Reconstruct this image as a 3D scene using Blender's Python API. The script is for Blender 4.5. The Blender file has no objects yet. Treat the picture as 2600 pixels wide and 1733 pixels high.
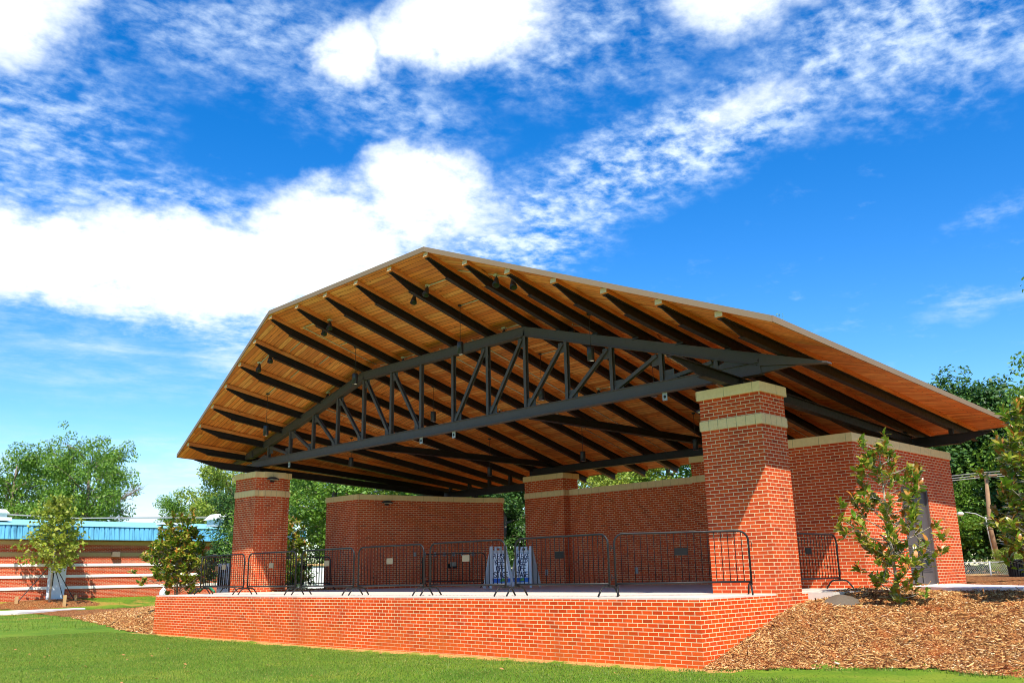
import bpy, math, random
import numpy as np
from mathutils import Vector, Matrix
random.seed(7)
PI = math.pi
S = bpy.context.scene
COL = S.collection

# ------------------------------------------------------------------ helpers
class MB:
    """collects polygons (with UVs in metres) for ONE mesh object"""
    def __init__(s): s.v = []; s.f = []; s.uv = []; s.sm = []
    def face(s, pts, uv=None, smooth=False):
        b = len(s.v); s.v += [tuple(p) for p in pts]; s.f.append(list(range(b, b + len(pts))))
        if uv is None:
            n = Vector((0, 0, 0)); P = [Vector(p) for p in pts]
            for i in range(len(P)): n += P[i].cross(P[(i + 1) % len(P)])
            if n.length > 0: n.normalize()
            if abs(n.z) > .7: uv = [(p.x, p.y) for p in P]
            else:
                t = Vector((-n.y, n.x, 0)); t.normalize(); uv = [(p.dot(t), p.z) for p in P]
        s.uv += uv; s.sm.append(smooth); return s
    def prism(s, poly, z0, z1, bottom=True):
        a = sum(poly[i][0] * poly[(i + 1) % len(poly)][1] - poly[(i + 1) % len(poly)][0] * poly[i][1] for i in range(len(poly)))
        if a < 0: poly = poly[::-1]
        n = len(poly)
        for i in range(n):
            p, q = poly[i], poly[(i + 1) % n]
            s.face([(p[0], p[1], z0), (q[0], q[1], z0), (q[0], q[1], z1), (p[0], p[1], z1)])
        s.face([(p[0], p[1], z1) for p in poly])
        if bottom: s.face([(p[0], p[1], z0) for p in poly[::-1]])
        return s
    def box(s, x0, x1, y0, y1, z0, z1): return s.prism([(x0, y0), (x1, y0), (x1, y1), (x0, y1)], z0, z1)
    def hexa(s, c):  # 8 corners: bottom 0-3 ccw, top 4-7
        for q in ((3, 2, 1, 0), (4, 5, 6, 7), (0, 1, 5, 4), (1, 2, 6, 5), (2, 3, 7, 6), (3, 0, 4, 7)): s.face([c[i] for i in q])
        return s
    def bar(s, p, q, w, h, up=(0, 0, 1), off=(0, 0)):
        """rectangular bar from p to q; w across, h along 'up'; off shifts the section (across, up)"""
        p = Vector(p); q = Vector(q); d = (q - p).normalized(); u = Vector(up); r = d.cross(u).normalized(); u = r.cross(d).normalized()
        def cor(o): return [o + r * (off[0] + a * w / 2) + u * (off[1] + b * h / 2) for a, b in ((-1, -1), (1, -1), (1, 1), (-1, 1))]
        A, B = cor(p), cor(q)
        for i in range(4):
            j = (i + 1) % 4; s.face([A[i], A[j], B[j], B[i]])
        s.face(A[::-1]); s.face(B); return s
    def ibeam(s, p, q, w, h, tf=.016, tw=.02, up=(0, 0, 1), off=0):
        s.bar(p, q, w, tf, up, (0, off + h / 2 - tf / 2)); s.bar(p, q, w, tf, up, (0, off - h / 2 + tf / 2)); s.bar(p, q, tw, h - 2 * tf, up, (0, off)); return s
    def tube(s, pts, r, n=8, caps=True):
        P = [Vector(p) for p in pts]; rr = r if isinstance(r, (list, tuple)) else [r] * len(P)
        rings = []; prev = None
        for i, p in enumerate(P):
            d = (P[min(i + 1, len(P) - 1)] - P[max(i - 1, 0)]).normalized()
            if prev is None:
                a = Vector((0, 0, 1)) if abs(d.z) < .9 else Vector((1, 0, 0)); u = d.cross(a).normalized()
            else:
                u = (prev - d * prev.dot(d)).normalized()
            prev = u; w = d.cross(u)
            rings.append([p + (u * math.cos(2 * PI * k / n) + w * math.sin(2 * PI * k / n)) * rr[i] for k in range(n)])
        for i in range(len(P) - 1):
            for k in range(n):
                l = (k + 1) % n
                s.face([rings[i][k], rings[i][l], rings[i + 1][l], rings[i + 1][k]], [(k / n, i), ((k + 1) / n, i), ((k + 1) / n, i + 1), (k / n, i + 1)], True)
        if caps: s.face(rings[0][::-1]); s.face(rings[-1])
        return s
    def lathe(s, prof, n=20, c=(0, 0, 0), axis=(0, 0, 1)):
        ax = Vector(axis).normalized(); a = Vector((1, 0, 0)) if abs(ax.x) < .9 else Vector((0, 1, 0)); u = ax.cross(a).normalized(); w = ax.cross(u); c = Vector(c)
        R = [[c + ax * z + (u * math.cos(2 * PI * k / n) + w * math.sin(2 * PI * k / n)) * r for k in range(n)] for r, z in prof]
        for i in range(len(prof) - 1):
            for k in range(n):
                l = (k + 1) % n; s.face([R[i][k], R[i][l], R[i + 1][l], R[i + 1][k]], None, True)
        return s
    def build(s, name, mat, parent=None, **kw):
        me = bpy.data.meshes.new(name); me.from_pydata(s.v, [], s.f)
        ul = me.uv_layers.new(name='UVMap'); flat = np.array(s.uv, dtype=np.float32).ravel()
        if len(flat): ul.data.foreach_set('uv', flat)
        me.polygons.foreach_set('use_smooth', s.sm)
        me.materials.append(mat); me.update()
        if any(s.sm):
            import bmesh
            bm = bmesh.new(); bm.from_mesh(me); bmesh.ops.remove_doubles(bm, verts=bm.verts, dist=1e-5); bm.to_mesh(me); bm.free()
        return link(name, me, parent, **kw)

def link(name, me, parent=None, label=None, cat=None, group=None, kind=None, loc=None, rz=None):
    o = bpy.data.objects.new(name, me); COL.objects.link(o)
    if parent is not None: o.parent = parent
    if label: o['label'] = label
    if cat: o['category'] = cat
    if group: o['group'] = group
    if kind: o['kind'] = kind
    if loc is not None: o.location = loc
    if rz is not None: o.rotation_euler = (0, 0, rz)
    return o
def thing(name, label, cat, loc=(0, 0, 0), rz=0, group=None): return link(name, None, None, label, cat, group, None, loc, rz)
def dup(src, loc, rz=0, label=None, scale=None):
    """copy a thing with its parts and their sub-parts"""
    def cp(o, par):
        c = o.copy(); COL.objects.link(c); c.parent = par
        for k in list(o.children): cp(k, c)
        return c
    r = cp(src, None); r.location = loc; r.rotation_euler = (0, 0, rz)
    if scale: r.scale = scale if isinstance(scale, tuple) else (scale,) * 3
    if label: r['label'] = label
    return r

# ------------------------------------------------------------------ materials
class NT:
    def __init__(s, name):
        s.m = bpy.data.materials.new(name); s.m.use_nodes = True; s.t = s.m.node_tree; s.n = s.t.nodes; s.l = s.t.links; s.n.clear()
        s.out = s.n.new('ShaderNodeOutputMaterial')
    def N(s, t, **kw):
        n = s.n.new('ShaderNode' + t)
        for k, v in kw.items():
            if k in ('operation', 'blend_type', 'data_type', 'noise_dimensions', 'feature', 'offset', 'squash', 'interpolation_type', 'noise_type', 'bands_direction', 'wave_type', 'offset_frequency', 'sky_type', 'clamp'): setattr(n, k, v)
            else: s.set(n, k, v)
        return n
    def set(s, n, k, v):
        i = n.inputs[k] if not isinstance(k, str) or k in n.inputs else n.inputs[k.replace('_', ' ')]
        if hasattr(v, 'is_output') or isinstance(v, bpy.types.NodeSocket): s.l.new(v, i)
        elif isinstance(v, bpy.types.Node): s.l.new(v.outputs[0], i)
        else: i.default_value = v
    def math(s, op, a, b=None, c=None, clamp=False):
        n = s.n.new('ShaderNodeMath'); n.operation = op; n.use_clamp = clamp
        for i, v in enumerate((a, b, c)):
            if v is None: continue
            if isinstance(v, (int, float)): n.inputs[i].default_value = v
            else: s.l.new(v if isinstance(v, bpy.types.NodeSocket) else v.outputs[0], n.inputs[i])
        return n.outputs[0]
    def ramp(s, fac, stops, interp='LINEAR'):
        n = s.n.new('ShaderNodeValToRGB'); s.l.new(fac if isinstance(fac, bpy.types.NodeSocket) else fac.outputs[0], n.inputs[0]); n.color_ramp.interpolation = interp
        e = n.color_ramp.elements
        while len(e) < len(stops): e.new(.5)
        for k, (p, c) in enumerate(stops): e[k].position = p; e[k].color = (*c, 1) if len(c) == 3 else c
        return n.outputs[0]
    def mix(s, f, a, b, mode='MIX'):
        n = s.n.new('ShaderNodeMix'); n.data_type = 'RGBA'; n.blend_type = mode
        for i, v in ((0, f), (6, a), (7, b)):
            if isinstance(v, (int, float)): n.inputs[i].default_value = v
            elif isinstance(v, tuple): n.inputs[i].default_value = (*v, 1) if len(v) == 3 else v
            else: s.l.new(v, n.inputs[i])
        return n.outputs[2]
    def noise(s, vec, scale, detail=4, rough=.55, dist=0):
        n = s.n.new('ShaderNodeTexNoise'); n.inputs['Scale'].default_value = scale; n.inputs['Detail'].default_value = detail; n.inputs['Roughness'].default_value = rough; n.inputs['Distortion'].default_value = dist
        if vec is not None: s.l.new(vec, n.inputs['Vector'])
        return n.outputs[0]
    def coord(s, which='Object'): return s.n.new('ShaderNodeTexCoord').outputs[which]
    def geo(s, which): return s.n.new('ShaderNodeNewGeometry').outputs[which]
    def mapping(s, vec, scale=(1, 1, 1), loc=(0, 0, 0), rot=(0, 0, 0)):
        n = s.n.new('ShaderNodeMapping'); s.l.new(vec, n.inputs[0]); n.inputs['Scale'].default_value = scale; n.inputs['Location'].default_value = loc; n.inputs['Rotation'].default_value = rot; return n.outputs[0]
    def bump(s, h, strength=.4, dist=.01):
        n = s.n.new('ShaderNodeBump'); n.inputs['Strength'].default_value = strength; n.inputs['Distance'].default_value = dist; s.l.new(h, n.inputs['Height']); return n.outputs[0]
    def bsdf(s, color, rough=.7, normal=None, metal=0, spec=.5, **kw):
        b = s.n.new('ShaderNodeBsdfPrincipled')
        for k, v in (('Base Color', color), ('Roughness', rough), ('Metallic', metal), ('Specular IOR Level', spec), *kw.items()):
            if isinstance(v, tuple): b.inputs[k].default_value = (*v, 1) if len(v) == 3 else v
            elif isinstance(v, (int, float)): b.inputs[k].default_value = v
            else: s.l.new(v, b.inputs[k])
        if normal is not None: s.l.new(normal, b.inputs['Normal'])
        return b.outputs[0]
    def done(s, sh): s.l.new(sh, s.out.inputs[0]); return s.m

def brick_mat(name, c1, c2, dark, mortar, clay=False, bw=.2032, rh=.0677, ms=.0060, rust=None):
    t = NT(name); uv = t.coord('UV'); pos = t.geo('Position')
    b = t.N('TexBrick', offset=.5); t.l.new(uv, b.inputs['Vector'])
    for k, v in (('Scale', 1.), ('Mortar Size', ms), ('Mortar Smooth', .15), ('Bias', -.15), ('Brick Width', bw), ('Row Height', rh)): b.inputs[k].default_value = v
    b.inputs['Color1'].default_value = (0, 0, 0, 1); b.inputs['Color2'].default_value = (1, 1, 1, 1); b.inputs['Mortar'].default_value = (.5, .5, .5, 1)
    var = t.n.new('ShaderNodeSeparateColor'); t.l.new(b.outputs['Color'], var.inputs[0])
    base = t.ramp(var.outputs[0], [(0, c1), (.45, c2), (.7, c1), (.82, tuple(x * .8 for x in c1)), (.9, dark), (1, dark)])
    n1 = t.noise(pos, 3.1, 5, .6); n2 = t.noise(pos, 90, 3, .7)
    base = t.mix(t.math('MULTIPLY', t.math('SUBTRACT', n1, .4, clamp=True), 1.5, clamp=True), base, tuple(x * .72 for x in c1))
    base = t.mix(.25, base, t.ramp(n2, [(.3, (.45, .45, .45)), (.7, (1, 1, 1))]), 'MULTIPLY')
    mc = t.mix(t.noise(pos, 14, 3), tuple(x * .8 for x in mortar), mortar)
    # efflorescence: pale patches with a shape of their own
    eff = t.ramp(t.noise(pos, 1.7, 6, .7), [(.62, (0, 0, 0)), (.8, (.14, .14, .14))])
    base = t.mix(eff, base, (.55, .42, .36))
    colr = t.mix(b.outputs['Fac'], base, mc)
    stn = t.ramp(t.noise(t.mapping(pos, scale=(1.3, 1.3, .28)), 1.2, 6, .68), [(.52, (0, 0, 0)), (.72, (.42, .42, .42))]); colr = t.mix(stn, colr, t.mix(.6, colr, (.16, .06, .035)))
    if clay:   # red clay splashed on the foot of the wall
        z = t.n.new('ShaderNodeSeparateXYZ'); t.l.new(pos, z.inputs[0])
        h = t.math('SUBTRACT', t.math('MULTIPLY', t.math('SUBTRACT', -.55, z.outputs[2]), 1.5), t.math('MULTIPLY', t.math('SUBTRACT', t.noise(pos, 1.1, 5, .6), .5), 2.0), clamp=True)
        colr = t.mix(t.math('MULTIPLY', h, .62), colr, (.58, .13, .02))
    hgt = t.math('ADD', t.math('MULTIPLY', t.math('SUBTRACT', 1., b.outputs['Fac']), 1.), t.math('MULTIPLY', n2, .25))
    return t.done(t.bsdf(colr, .85, t.bump(hgt, .6, .006), spec=.08))

def stone_mat(name, col, bw, bump=.3, scale=14., rh=5., joint=.35):
    t = NT(name); uv = t.coord('UV'); pos = t.geo('Position')
    b = t.N('TexBrick', offset=.0); t.l.new(t.mapping(uv, loc=(.11, 2.3, 0)), b.inputs['Vector'])
    for k, v in (('Scale', 1.), ('Mortar Size', .004), ('Mortar Smooth', .1), ('Bias', 0.), ('Brick Width', bw), ('Row Height', rh)): b.inputs[k].default_value = v
    n = t.noise(pos, scale, 6, .65); n2 = t.noise(pos, 2.2, 4)
    c = t.mix(n2, tuple(x * .88 for x in col), col); c = t.mix(.35, c, t.ramp(n, [(.35, (.72, .68, .62)), (.65, (1, 1, 1))]), 'MULTIPLY')
    c = t.mix(b.outputs['Fac'], c, tuple(x * joint for x in col))
    return t.done(t.bsdf(c, .85, t.bump(t.math('SUBTRACT', n, b.outputs['Fac']), bump, .02), spec=.2))

def plain(name, col, rough=.5, metal=0, nz=.15, scale=20, bump=0, spec=.5):
    t = NT(name); pos = t.geo('Position'); n = t.noise(pos, scale, 4)
    c = t.mix(n, tuple(max(0, x * (1 - nz)) for x in col), tuple(x * (1 + nz) for x in col))
    r = t.ramp(t.noise(pos, scale * .4, 3), [(.3, (rough * .8,) * 3), (.7, (min(1, rough * 1.2),) * 3)])
    return t.done(t.bsdf(c, r, t.bump(n, bump, .004) if bump else None, metal, spec))

M = {}
M['brick'] = brick_mat('red_brick', (.60, .066, .016), (.74, .10, .020), (.15, .05, .035), (.84, .64, .36))
M['brick_stage'] = brick_mat('stage_brick', (.78, .066, .008), (.92, .10, .012), (.34, .06, .02), (.98, .76, .42), clay=True)
M['brick_school'] = brick_mat('school_brick', (.54, .060, .020), (.64, .085, .026), (.26, .05, .035), (.74, .52, .30), bw=.22, rh=.075)
M['cap'] = stone_mat('cast_stone_cap', (.92, .66, .31), .62, .12)
M['cap_small'] = stone_mat('cast_stone_segments', (.88, .64, .33), .30, .12)
M['band'] = stone_mat('split_face_stone', (.94, .66, .31), .2032, 1.0, 30.)
M['steel'] = plain('dark_bronze_paint', (.024, .017, .014), .5, 0, .12, 30, spec=.25)
M['truss'] = plain('grey_truss_paint', (.088, .068, .060), .55, 0, .1, 30, spec=.3)
M['black'] = plain('black_powder_coat', (.014, .013, .013), .5, 0, .1, 40, spec=.3)
M['bar'] = plain('black_bar', (.008, .007, .007), .7, 0, .1, 40, spec=.08); M['lampblack'] = plain('lamp_black', (.022, .022, .024), .45)
M['galv'] = plain('galvanised_conduit', (.62, .60, .42), .5, .1)
M['fascia'] = plain('tan_metal_fascia', (.24, .165, .105), .6, 0, .05, 8, spec=.15)
M['white'] = plain('white_paint', (.75, .76, .76), .6, 0, .04, 6)
M['glass'] = plain('lamp_lens', (.75, .75, .6), .2, 0, .05)
M['chrome'] = plain('reflector', (.8, .8, .65), .15, .9, .05)
M['door'] = plain('brown_grey_door_paint', (.085, .066, .06), .5, 0, .06, 5)
M['plate'] = plain('tan_plate', (.18, .14, .09), .5); M['dplate'] = plain('black_plate', (.010, .010, .010), .7, spec=.1)
M['greyplastic'] = plain('grey_plastic', (.50, .49, .48), .5, 0, .08, 12); M['outlet'] = plain('grey_outlet_cover', (.34, .35, .34), .5)
M['signface'] = plain('sign_white', (.93, .91, .88), .45, 0, .02, 3); M['navy'] = plain('navy_lettering', (.012, .018, .07), .5); M['signblue'] = plain('sign_blue', (.03, .12, .42), .45); M['signgreen'] = plain('sign_green', (.10, .36, .06), .5); M['signteal'] = plain('sign_teal', (.1, .35, .45), .5)
M['concrete'] = plain('pale_concrete', (.62, .56, .47), .85, 0, .12, 9, .2, .2); M['path'] = plain('white_concrete', (.82, .80, .76), .85, 0, .06, 5, .15, .2)
M['bluemetal'] = plain('blue_metal', (.10, .42, .72), .45, 0, .1, 3); M['blueroof'] = plain('pale_blue_roof', (.24, .55, .62), .5, 0, .08, 1.5)
M['tan'] = plain('tan_brick_band', (.50, .30, .12), .8); M['stripe'] = plain('cream_stripe', (.90, .84, .72), .8, 0, .08, 2)
M['darkgrey'] = plain('vent_grey', (.42, .43, .42), .5); M['ventwhite'] = plain('vent_white', (.68, .68, .62), .5)
M['bark'] = plain('bark', (.20, .15, .10), .95, 0, .4, 12, .8); M['palebark'] = plain('pale_bark', (.33, .28, .20), .95, 0, .3, 12, .6)
M['wire'] = plain('pale_cable', (.28, .27, .24), .6); M['polewood'] = plain('pole_wood', (.33, .20, .11), .9, 0, .25, 8, .4)
M['hose'] = plain('green_hose', (.02, .22, .09), .5); M['brownsteel'] = plain('brown_pole', (.12, .08, .06), .6)
M['strap'] = plain('black_strap', (.03, .03, .03), .7); M['gravelgrey'] = plain('gravel_grey', (.12, .09, .06), .95, 0, .4, 60, 1.)
M['conewhite'] = plain('pale_cap', (.62, .72, .74), .6)

def wood_mat(name, planks=True):
    t = NT(name); uv = t.coord('UV')
    ca, cb, cc = (.95, .31, .06), (.64, .165, .028), (.98, .45, .12)
    grain = t.noise(t.mapping(uv, scale=(1.6, 34, 1)), 1., 5, .65, .6)
    if planks:
        b = t.N('TexBrick', offset=.37); t.l.new(uv, b.inputs['Vector'])
        for k, v in (('Scale', 1.), ('Mortar Size', .007), ('Mortar Smooth', .35), ('Bias', 0.), ('Brick Width', 2.7), ('Row Height', .135)): b.inputs[k].default_value = v
        b.inputs['Color1'].default_value = (0, 0, 0, 1); b.inputs['Color2'].default_value = (1, 1, 1, 1)
        sp = t.n.new('ShaderNodeSeparateColor'); t.l.new(b.outputs['Color'], sp.inputs[0]); r = sp.outputs[0]
    else:
        r = t.noise(uv, .8, 2)
    c = t.ramp(r, [(0, cb), (.25, ca), (.5, (.76, .23, .045)), (.75, cc), (1, ca)])
    c = t.mix(t.math('MULTIPLY', t.math('SUBTRACT', grain, .44, clamp=True), 3.2, clamp=True), c, (.40, .11, .02))
    vo = t.n.new('ShaderNodeTexVoronoi'); vo.inputs['Scale'].default_value = 1.; t.l.new(t.mapping(uv, scale=(1.5, 7.4, 1)), vo.inputs['Vector'])
    kn = t.math('LESS_THAN', vo.outputs['Distance'], .11)
    c = t.mix(t.math('MULTIPLY', kn, .8), c, (.13, .035, .01))
    blot = t.ramp(t.noise(uv, .55, 4, .6), [(.45, (0, 0, 0)), (.75, (.5, .5, .5))]); c = t.mix(blot, c, (.52, .19, .06))
    h = grain
    if planks: c = t.mix(t.math('MULTIPLY', b.outputs['Fac'], .85), c, (.10, .03, .01)); h = t.math('SUBTRACT', t.math('MULTIPLY', grain, .2), b.outputs['Fac'])
    return t.done(t.bsdf(c, .6, t.bump(h, .4, .006), spec=.3))
M['endgrain'] = plain('pale_end_grain', (.84, .54, .24), .7, 0, .15, 60)
M['deck'] = wood_mat('pine_deck_boards'); M['nailer'] = wood_mat('pine_nailer', False)

def leaf_mat(name, cols, back=None, rough=.5, trans=.35, spec=.4):
    t = NT(name); rnd = t.geo('Random Per Island'); oi = t.n.new('ShaderNodeObjectInfo').outputs['Random']; pos = t.geo('Position')
    n = len(cols); c = t.ramp(rnd, [(i / (n - 1), cc) for i, cc in enumerate(cols)])
    big = t.noise(pos, .45, 3); c = t.mix(t.math('MULTIPLY', t.math('SUBTRACT', big, .35, clamp=True), 1.6, clamp=True), c, t.mix(.5, c, tuple(x * .55 for x in cols[-1])))
    if back is not None:
        c = t.mix(t.math('MULTIPLY', t.geo('Backfacing'), .45), c, back)
    p = t.bsdf(c, rough, spec=spec)
    tr = t.n.new('ShaderNodeBsdfTranslucent'); t.l.new(c, tr.inputs[0])
    mx = t.n.new('ShaderNodeMixShader'); mx.inputs[0].default_value = trans; t.l.new(p, mx.inputs[1]); t.l.new(tr.outputs[0], mx.inputs[2])
    return t.done(mx.outputs[0])
M['leaf_mid'] = leaf_mat('leaf_mid', [(.10, .22, .022), (.19, .36, .03), (.07, .17, .025), (.29, .44, .045)])
M['leaf_dark'] = leaf_mat('leaf_dark', [(.04, .11, .025), (.075, .18, .03), (.03, .085, .025), (.14, .27, .04)])
M['leaf_yel'] = leaf_mat('leaf_yellowgreen', [(.20, .29, .03), (.33, .42, .04), (.13, .21, .025), (.42, .48, .06)])
M['leaf_grey'] = leaf_mat('leaf_greygreen', [(.10, .18, .06), (.15, .25, .06), (.07, .13, .05), (.22, .32, .09)])
M['leaf_maple'] = leaf_mat('leaf_maple', [(.40, .46, .03), (.24, .34, .03), (.45, .44, .05), (.16, .22, .03)], rough=.5)
M['leaf_mag'] = leaf_mat('leaf_magnolia', [(.12, .28, .02), (.25, .45, .035), (.09, .21, .02), (.44, .56, .06)], (.42, .20, .04), .24, .25, .55)
M['leaf_rust'] = leaf_mat('leaf_magnolia_rust', [(.42, .15, .02), (.52, .22, .03), (.30, .13, .02), (.40, .26, .04)], (.5, .2, .03), .35, .2, .5)

def grass_mat():
    t = NT('lawn_grass'); pos = t.geo('Position'); sp = t.n.new('ShaderNodeSeparateXYZ'); t.l.new(pos, sp.inputs[0])
    a = t.noise(pos, .6, 5, .6); b = t.noise(pos, 26, 5, .7); c3 = t.noise(t.mapping(pos, scale=(90, 30, 60)), 1., 3, .7)
    c = t.ramp(a, [(.3, (.085, .170, .012)), (.5, (.135, .230, .016)), (.7, (.22, .265, .025))])
    c = t.mix(.65, c, t.ramp(b, [(.3, (.25, .35, .2)), (.52, (1, 1, 1)), (.75, (1.6, 1.35, .9))]), 'MULTIPLY')
    c = t.mix(.5, c, t.ramp(c3, [(.3, (.5, .6, .4)), (.7, (1.2, 1.2, 1.))]), 'MULTIPLY')
    dry = t.ramp(t.noise(pos, 2.3, 6, .75), [(.58, (0, 0, 0)), (.72, (.6, .6, .6))]); c = t.mix(dry, c, (.36, .29, .07))
    # bare clay and straw strip along the foot of the stage wall
    dY = t.math('SUBTRACT', t.math('MULTIPLY', sp.outputs[0], .0374), sp.outputs[1])       # metres in front of wall
    w = t.math('MULTIPLY', t.math('SUBTRACT', t.noise(pos, 1.6, 5, .7), .36), 1.9)
    st = t.math('MULTIPLY', t.math('SUBTRACT', w, dY), 7., clamp=True)
    inx = t.math('MULTIPLY', t.math('GREATER_THAN', sp.outputs[0], -19.6), t.math('LESS_THAN', sp.outputs[0], .5))
    st = t.math('MULTIPLY', st, inx); c = t.mix(st, c, t.ramp(b, [(.35, (.34, .15, .04)), (.65, (.62, .36, .11))]))
    # worn clay patches far left by the school
    far = t.math('MULTIPLY', t.math('LESS_THAN', sp.outputs[0], -30.), t.ramp(t.noise(t.mapping(pos, scale=(.5, .5, .5)), .9, 4), [(.55, (0, 0, 0)), (.62, (.7, .7, .7))])); c = t.mix(far, c, (.40, .22, .05))
    return t.done(t.bsdf(c, .9, t.bump(b, .5, .03), spec=.15))
M['grass'] = grass_mat()
M['blade'] = leaf_mat('grass_blade', [(.10, .205, .014), (.16, .27, .02), (.065, .14, .012), (.38, .36, .07)], trans=.3, rough=.6)
def mulch_mat():
    t = NT('mulch'); pos = t.geo('Position')
    v = t.n.new('ShaderNodeTexVoronoi'); v.inputs['Scale'].default_value = 1.; v.inputs['Randomness'].default_value = 1.
    wp = t.mix(.12, pos, t.n.new('ShaderNodeTexNoise').outputs['Color']); t.l.new(t.mapping(wp, scale=(34, 60, 40), rot=(0, 0, .6)), v.inputs['Vector'])
    sp = t.n.new('ShaderNodeSeparateColor'); t.l.new(v.outputs['Color'], sp.inputs[0])
    c = t.ramp(sp.outputs[0], [(0, (.05, .016, .008)), (.3, (.18, .055, .017)), (.6, (.32, .11, .03)), (.85, (.46, .21, .065)), (1, (.56, .34, .14))])
    red = t.ramp(t.noise(pos, 1.9, 5, .6), [(.55, (0, 0, 0)), (.68, (.55, .55, .55))]); c = t.mix(red, c, (.42, .08, .012))
    return t.done(t.bsdf(c, .9, t.bump(v.outputs['Distance'], 1., .03), spec=.15))
M['mulch'] = mulch_mat()
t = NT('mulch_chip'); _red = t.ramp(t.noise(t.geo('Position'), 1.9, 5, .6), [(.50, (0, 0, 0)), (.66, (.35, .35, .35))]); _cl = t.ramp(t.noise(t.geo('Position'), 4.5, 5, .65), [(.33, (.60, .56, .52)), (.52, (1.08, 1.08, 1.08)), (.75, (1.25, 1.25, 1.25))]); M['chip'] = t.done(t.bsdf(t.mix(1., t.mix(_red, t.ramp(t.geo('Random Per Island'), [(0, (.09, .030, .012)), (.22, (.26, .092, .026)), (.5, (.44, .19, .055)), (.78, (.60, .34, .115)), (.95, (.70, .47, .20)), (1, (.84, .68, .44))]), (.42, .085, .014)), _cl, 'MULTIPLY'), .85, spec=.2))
def corr_mat():
    t = NT('standing_seam_blue'); pos = t.geo('Position'); n = t.noise(t.mapping(pos, scale=(.2, 2.4, .5)), 1.5, 4, .7)
    st = t.ramp(t.noise(t.mapping(pos, scale=(.1, 4., .35)), 1.2, 5, .7), [(.5, (0, 0, 0)), (.66, (.75, .75, .75))])
    c = t.mix(n, (.11, .38, .58), (.17, .50, .70)); c = t.mix(st, c, (.02, .09, .15)); return t.done(t.bsdf(c, .4, spec=.5))
M['corr'] = corr_mat()
t = NT('stage_slab'); pos = t.geo('Position'); n = t.noise(pos, 6, 5, .65); M['slab'] = t.done(t.bsdf(t.mix(t.ramp(t.noise(pos, 1.3, 5, .7), [(.4, (0, 0, 0)), (.7, (.6, .6, .6))]), t.mix(n, (.62, .54, .44), (.72, .64, .53)), (.48, .41, .33)), .8, t.bump(n, .2, .004), spec=.25))

# ------------------------------------------------------------------ camera (solved from the photograph)
yaw, pitch, roll = .7852, .2529, -.0193
fw = Vector((-math.sin(yaw) * math.cos(pitch), math.cos(yaw) * math.cos(pitch), math.sin(pitch))); rt = Vector((math.cos(yaw), math.sin(yaw), 0)); up = rt.cross(fw)
r2 = rt * math.cos(roll) + up * math.sin(roll); u2 = -rt * math.sin(roll) + up * math.cos(roll)
cd = bpy.data.cameras.new('camera'); cam = bpy.data.objects.new('camera', cd); COL.objects.link(cam); S.camera = cam
mw = Matrix((r2, u2, -fw)).transposed().to_4x4(); mw.translation = Vector((8.4105, -12.5118, .4405)); cam.matrix_world = mw
cd.sensor_width = 36; cd.lens = 2271.77 / 2600 * 36; cd.clip_end = 3000; cd.clip_start = .1

# ------------------------------------------------------------------ terrain
def lerp(x, xs, ys): return float(np.interp(x, xs, ys))
def YT(X): return np.interp(X, [-60, -39.4, -34, -20.3, -18.7, 0, .6, 1.4, 2.64, 4.1, 6, 9, 14], [4.2, 3.08, 2.5, -.6, -.7, -.1, .45, 1.2, 1.85, 1.5, .7, -.3, -1])
def sm(t): t = np.clip(t, 0, 1); return t * t * (3 - 2 * t)
def H(X, Y):
    X = np.asarray(X, float); Y = np.asarray(Y, float)
    run = np.interp(X, [-50, -24, -19.5, 0, .5, 2, 6], [4., 3.4, 3.0, 3.9, 3.0, 3.1, 3.6])
    t = (Y - YT(X)) / run; s = np.where(t <= 0, 0, np.where(t < .8, t * 1.02, np.minimum(1., .816 + (1 - .816) * sm((t - .8) / .45))))
    top = np.interp(X, [-60, -43, -30, -23, -20, .3, .9, 5, 6], [-1.0, -1.03, -.62, -.12, -.03, -.03, -.085, -.085, -.03])
    z = -1.08 + (top + 1.08) * s
    z = z + .5 * np.maximum(sm((Y - 10) / 8) * sm((-28 - X) / 15), sm((-44.9 - X) / 3.1))
    z = z + .24 * np.exp(-(((X - 5.0) / 1.35) ** 2 + ((Y - 4.6) / 1.5) ** 2))
    z = z - .05 * np.exp(-(((X + 9) / 7.) ** 2)) * (Y < 1) * 1.
    return z
def grid(name, xs, ys, zf, mat, keep=None, **kw):
    nx, ny = len(xs), len(ys); XX, YY = np.meshgrid(xs, ys, indexing='ij'); ZZ = zf(XX, YY)
    co = np.stack([XX, YY, ZZ], -1).reshape(-1, 3)
    idx = np.arange(nx * ny).reshape(nx, ny); q = np.stack([idx[:-1, :-1], idx[1:, :-1], idx[1:, 1:], idx[:-1, 1:]], -1).reshape(-1, 4)
    if keep is not None:
        cx = co[q].mean(1); q = q[keep(cx[:, 0], cx[:, 1])]
    return npmesh(name, co, q, mat, True, **kw)
def npmesh(name, co, q, mat, smooth=False, parent=None, **kw):
    me = bpy.data.meshes.new(name); k = q.shape[1]
    me.vertices.add(len(co)); me.vertices.foreach_set('co', np.ascontiguousarray(co, dtype=np.float32).ravel())
    me.loops.add(q.size); me.loops.foreach_set('vertex_index', np.ascontiguousarray(q, dtype=np.int32).ravel())
    me.polygons.add(len(q)); me.polygons.foreach_set('loop_start', np.arange(0, q.size, k, dtype=np.int32)); me.polygons.foreach_set('loop_total', np.full(len(q), k, dtype=np.int32))
    if smooth: me.polygons.foreach_set('use_smooth', np.ones(len(q), dtype=bool))
    me.materials.append(mat); me.update(calc_edges=True); me.validate()
    return link(name, me, parent, **kw)
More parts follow.
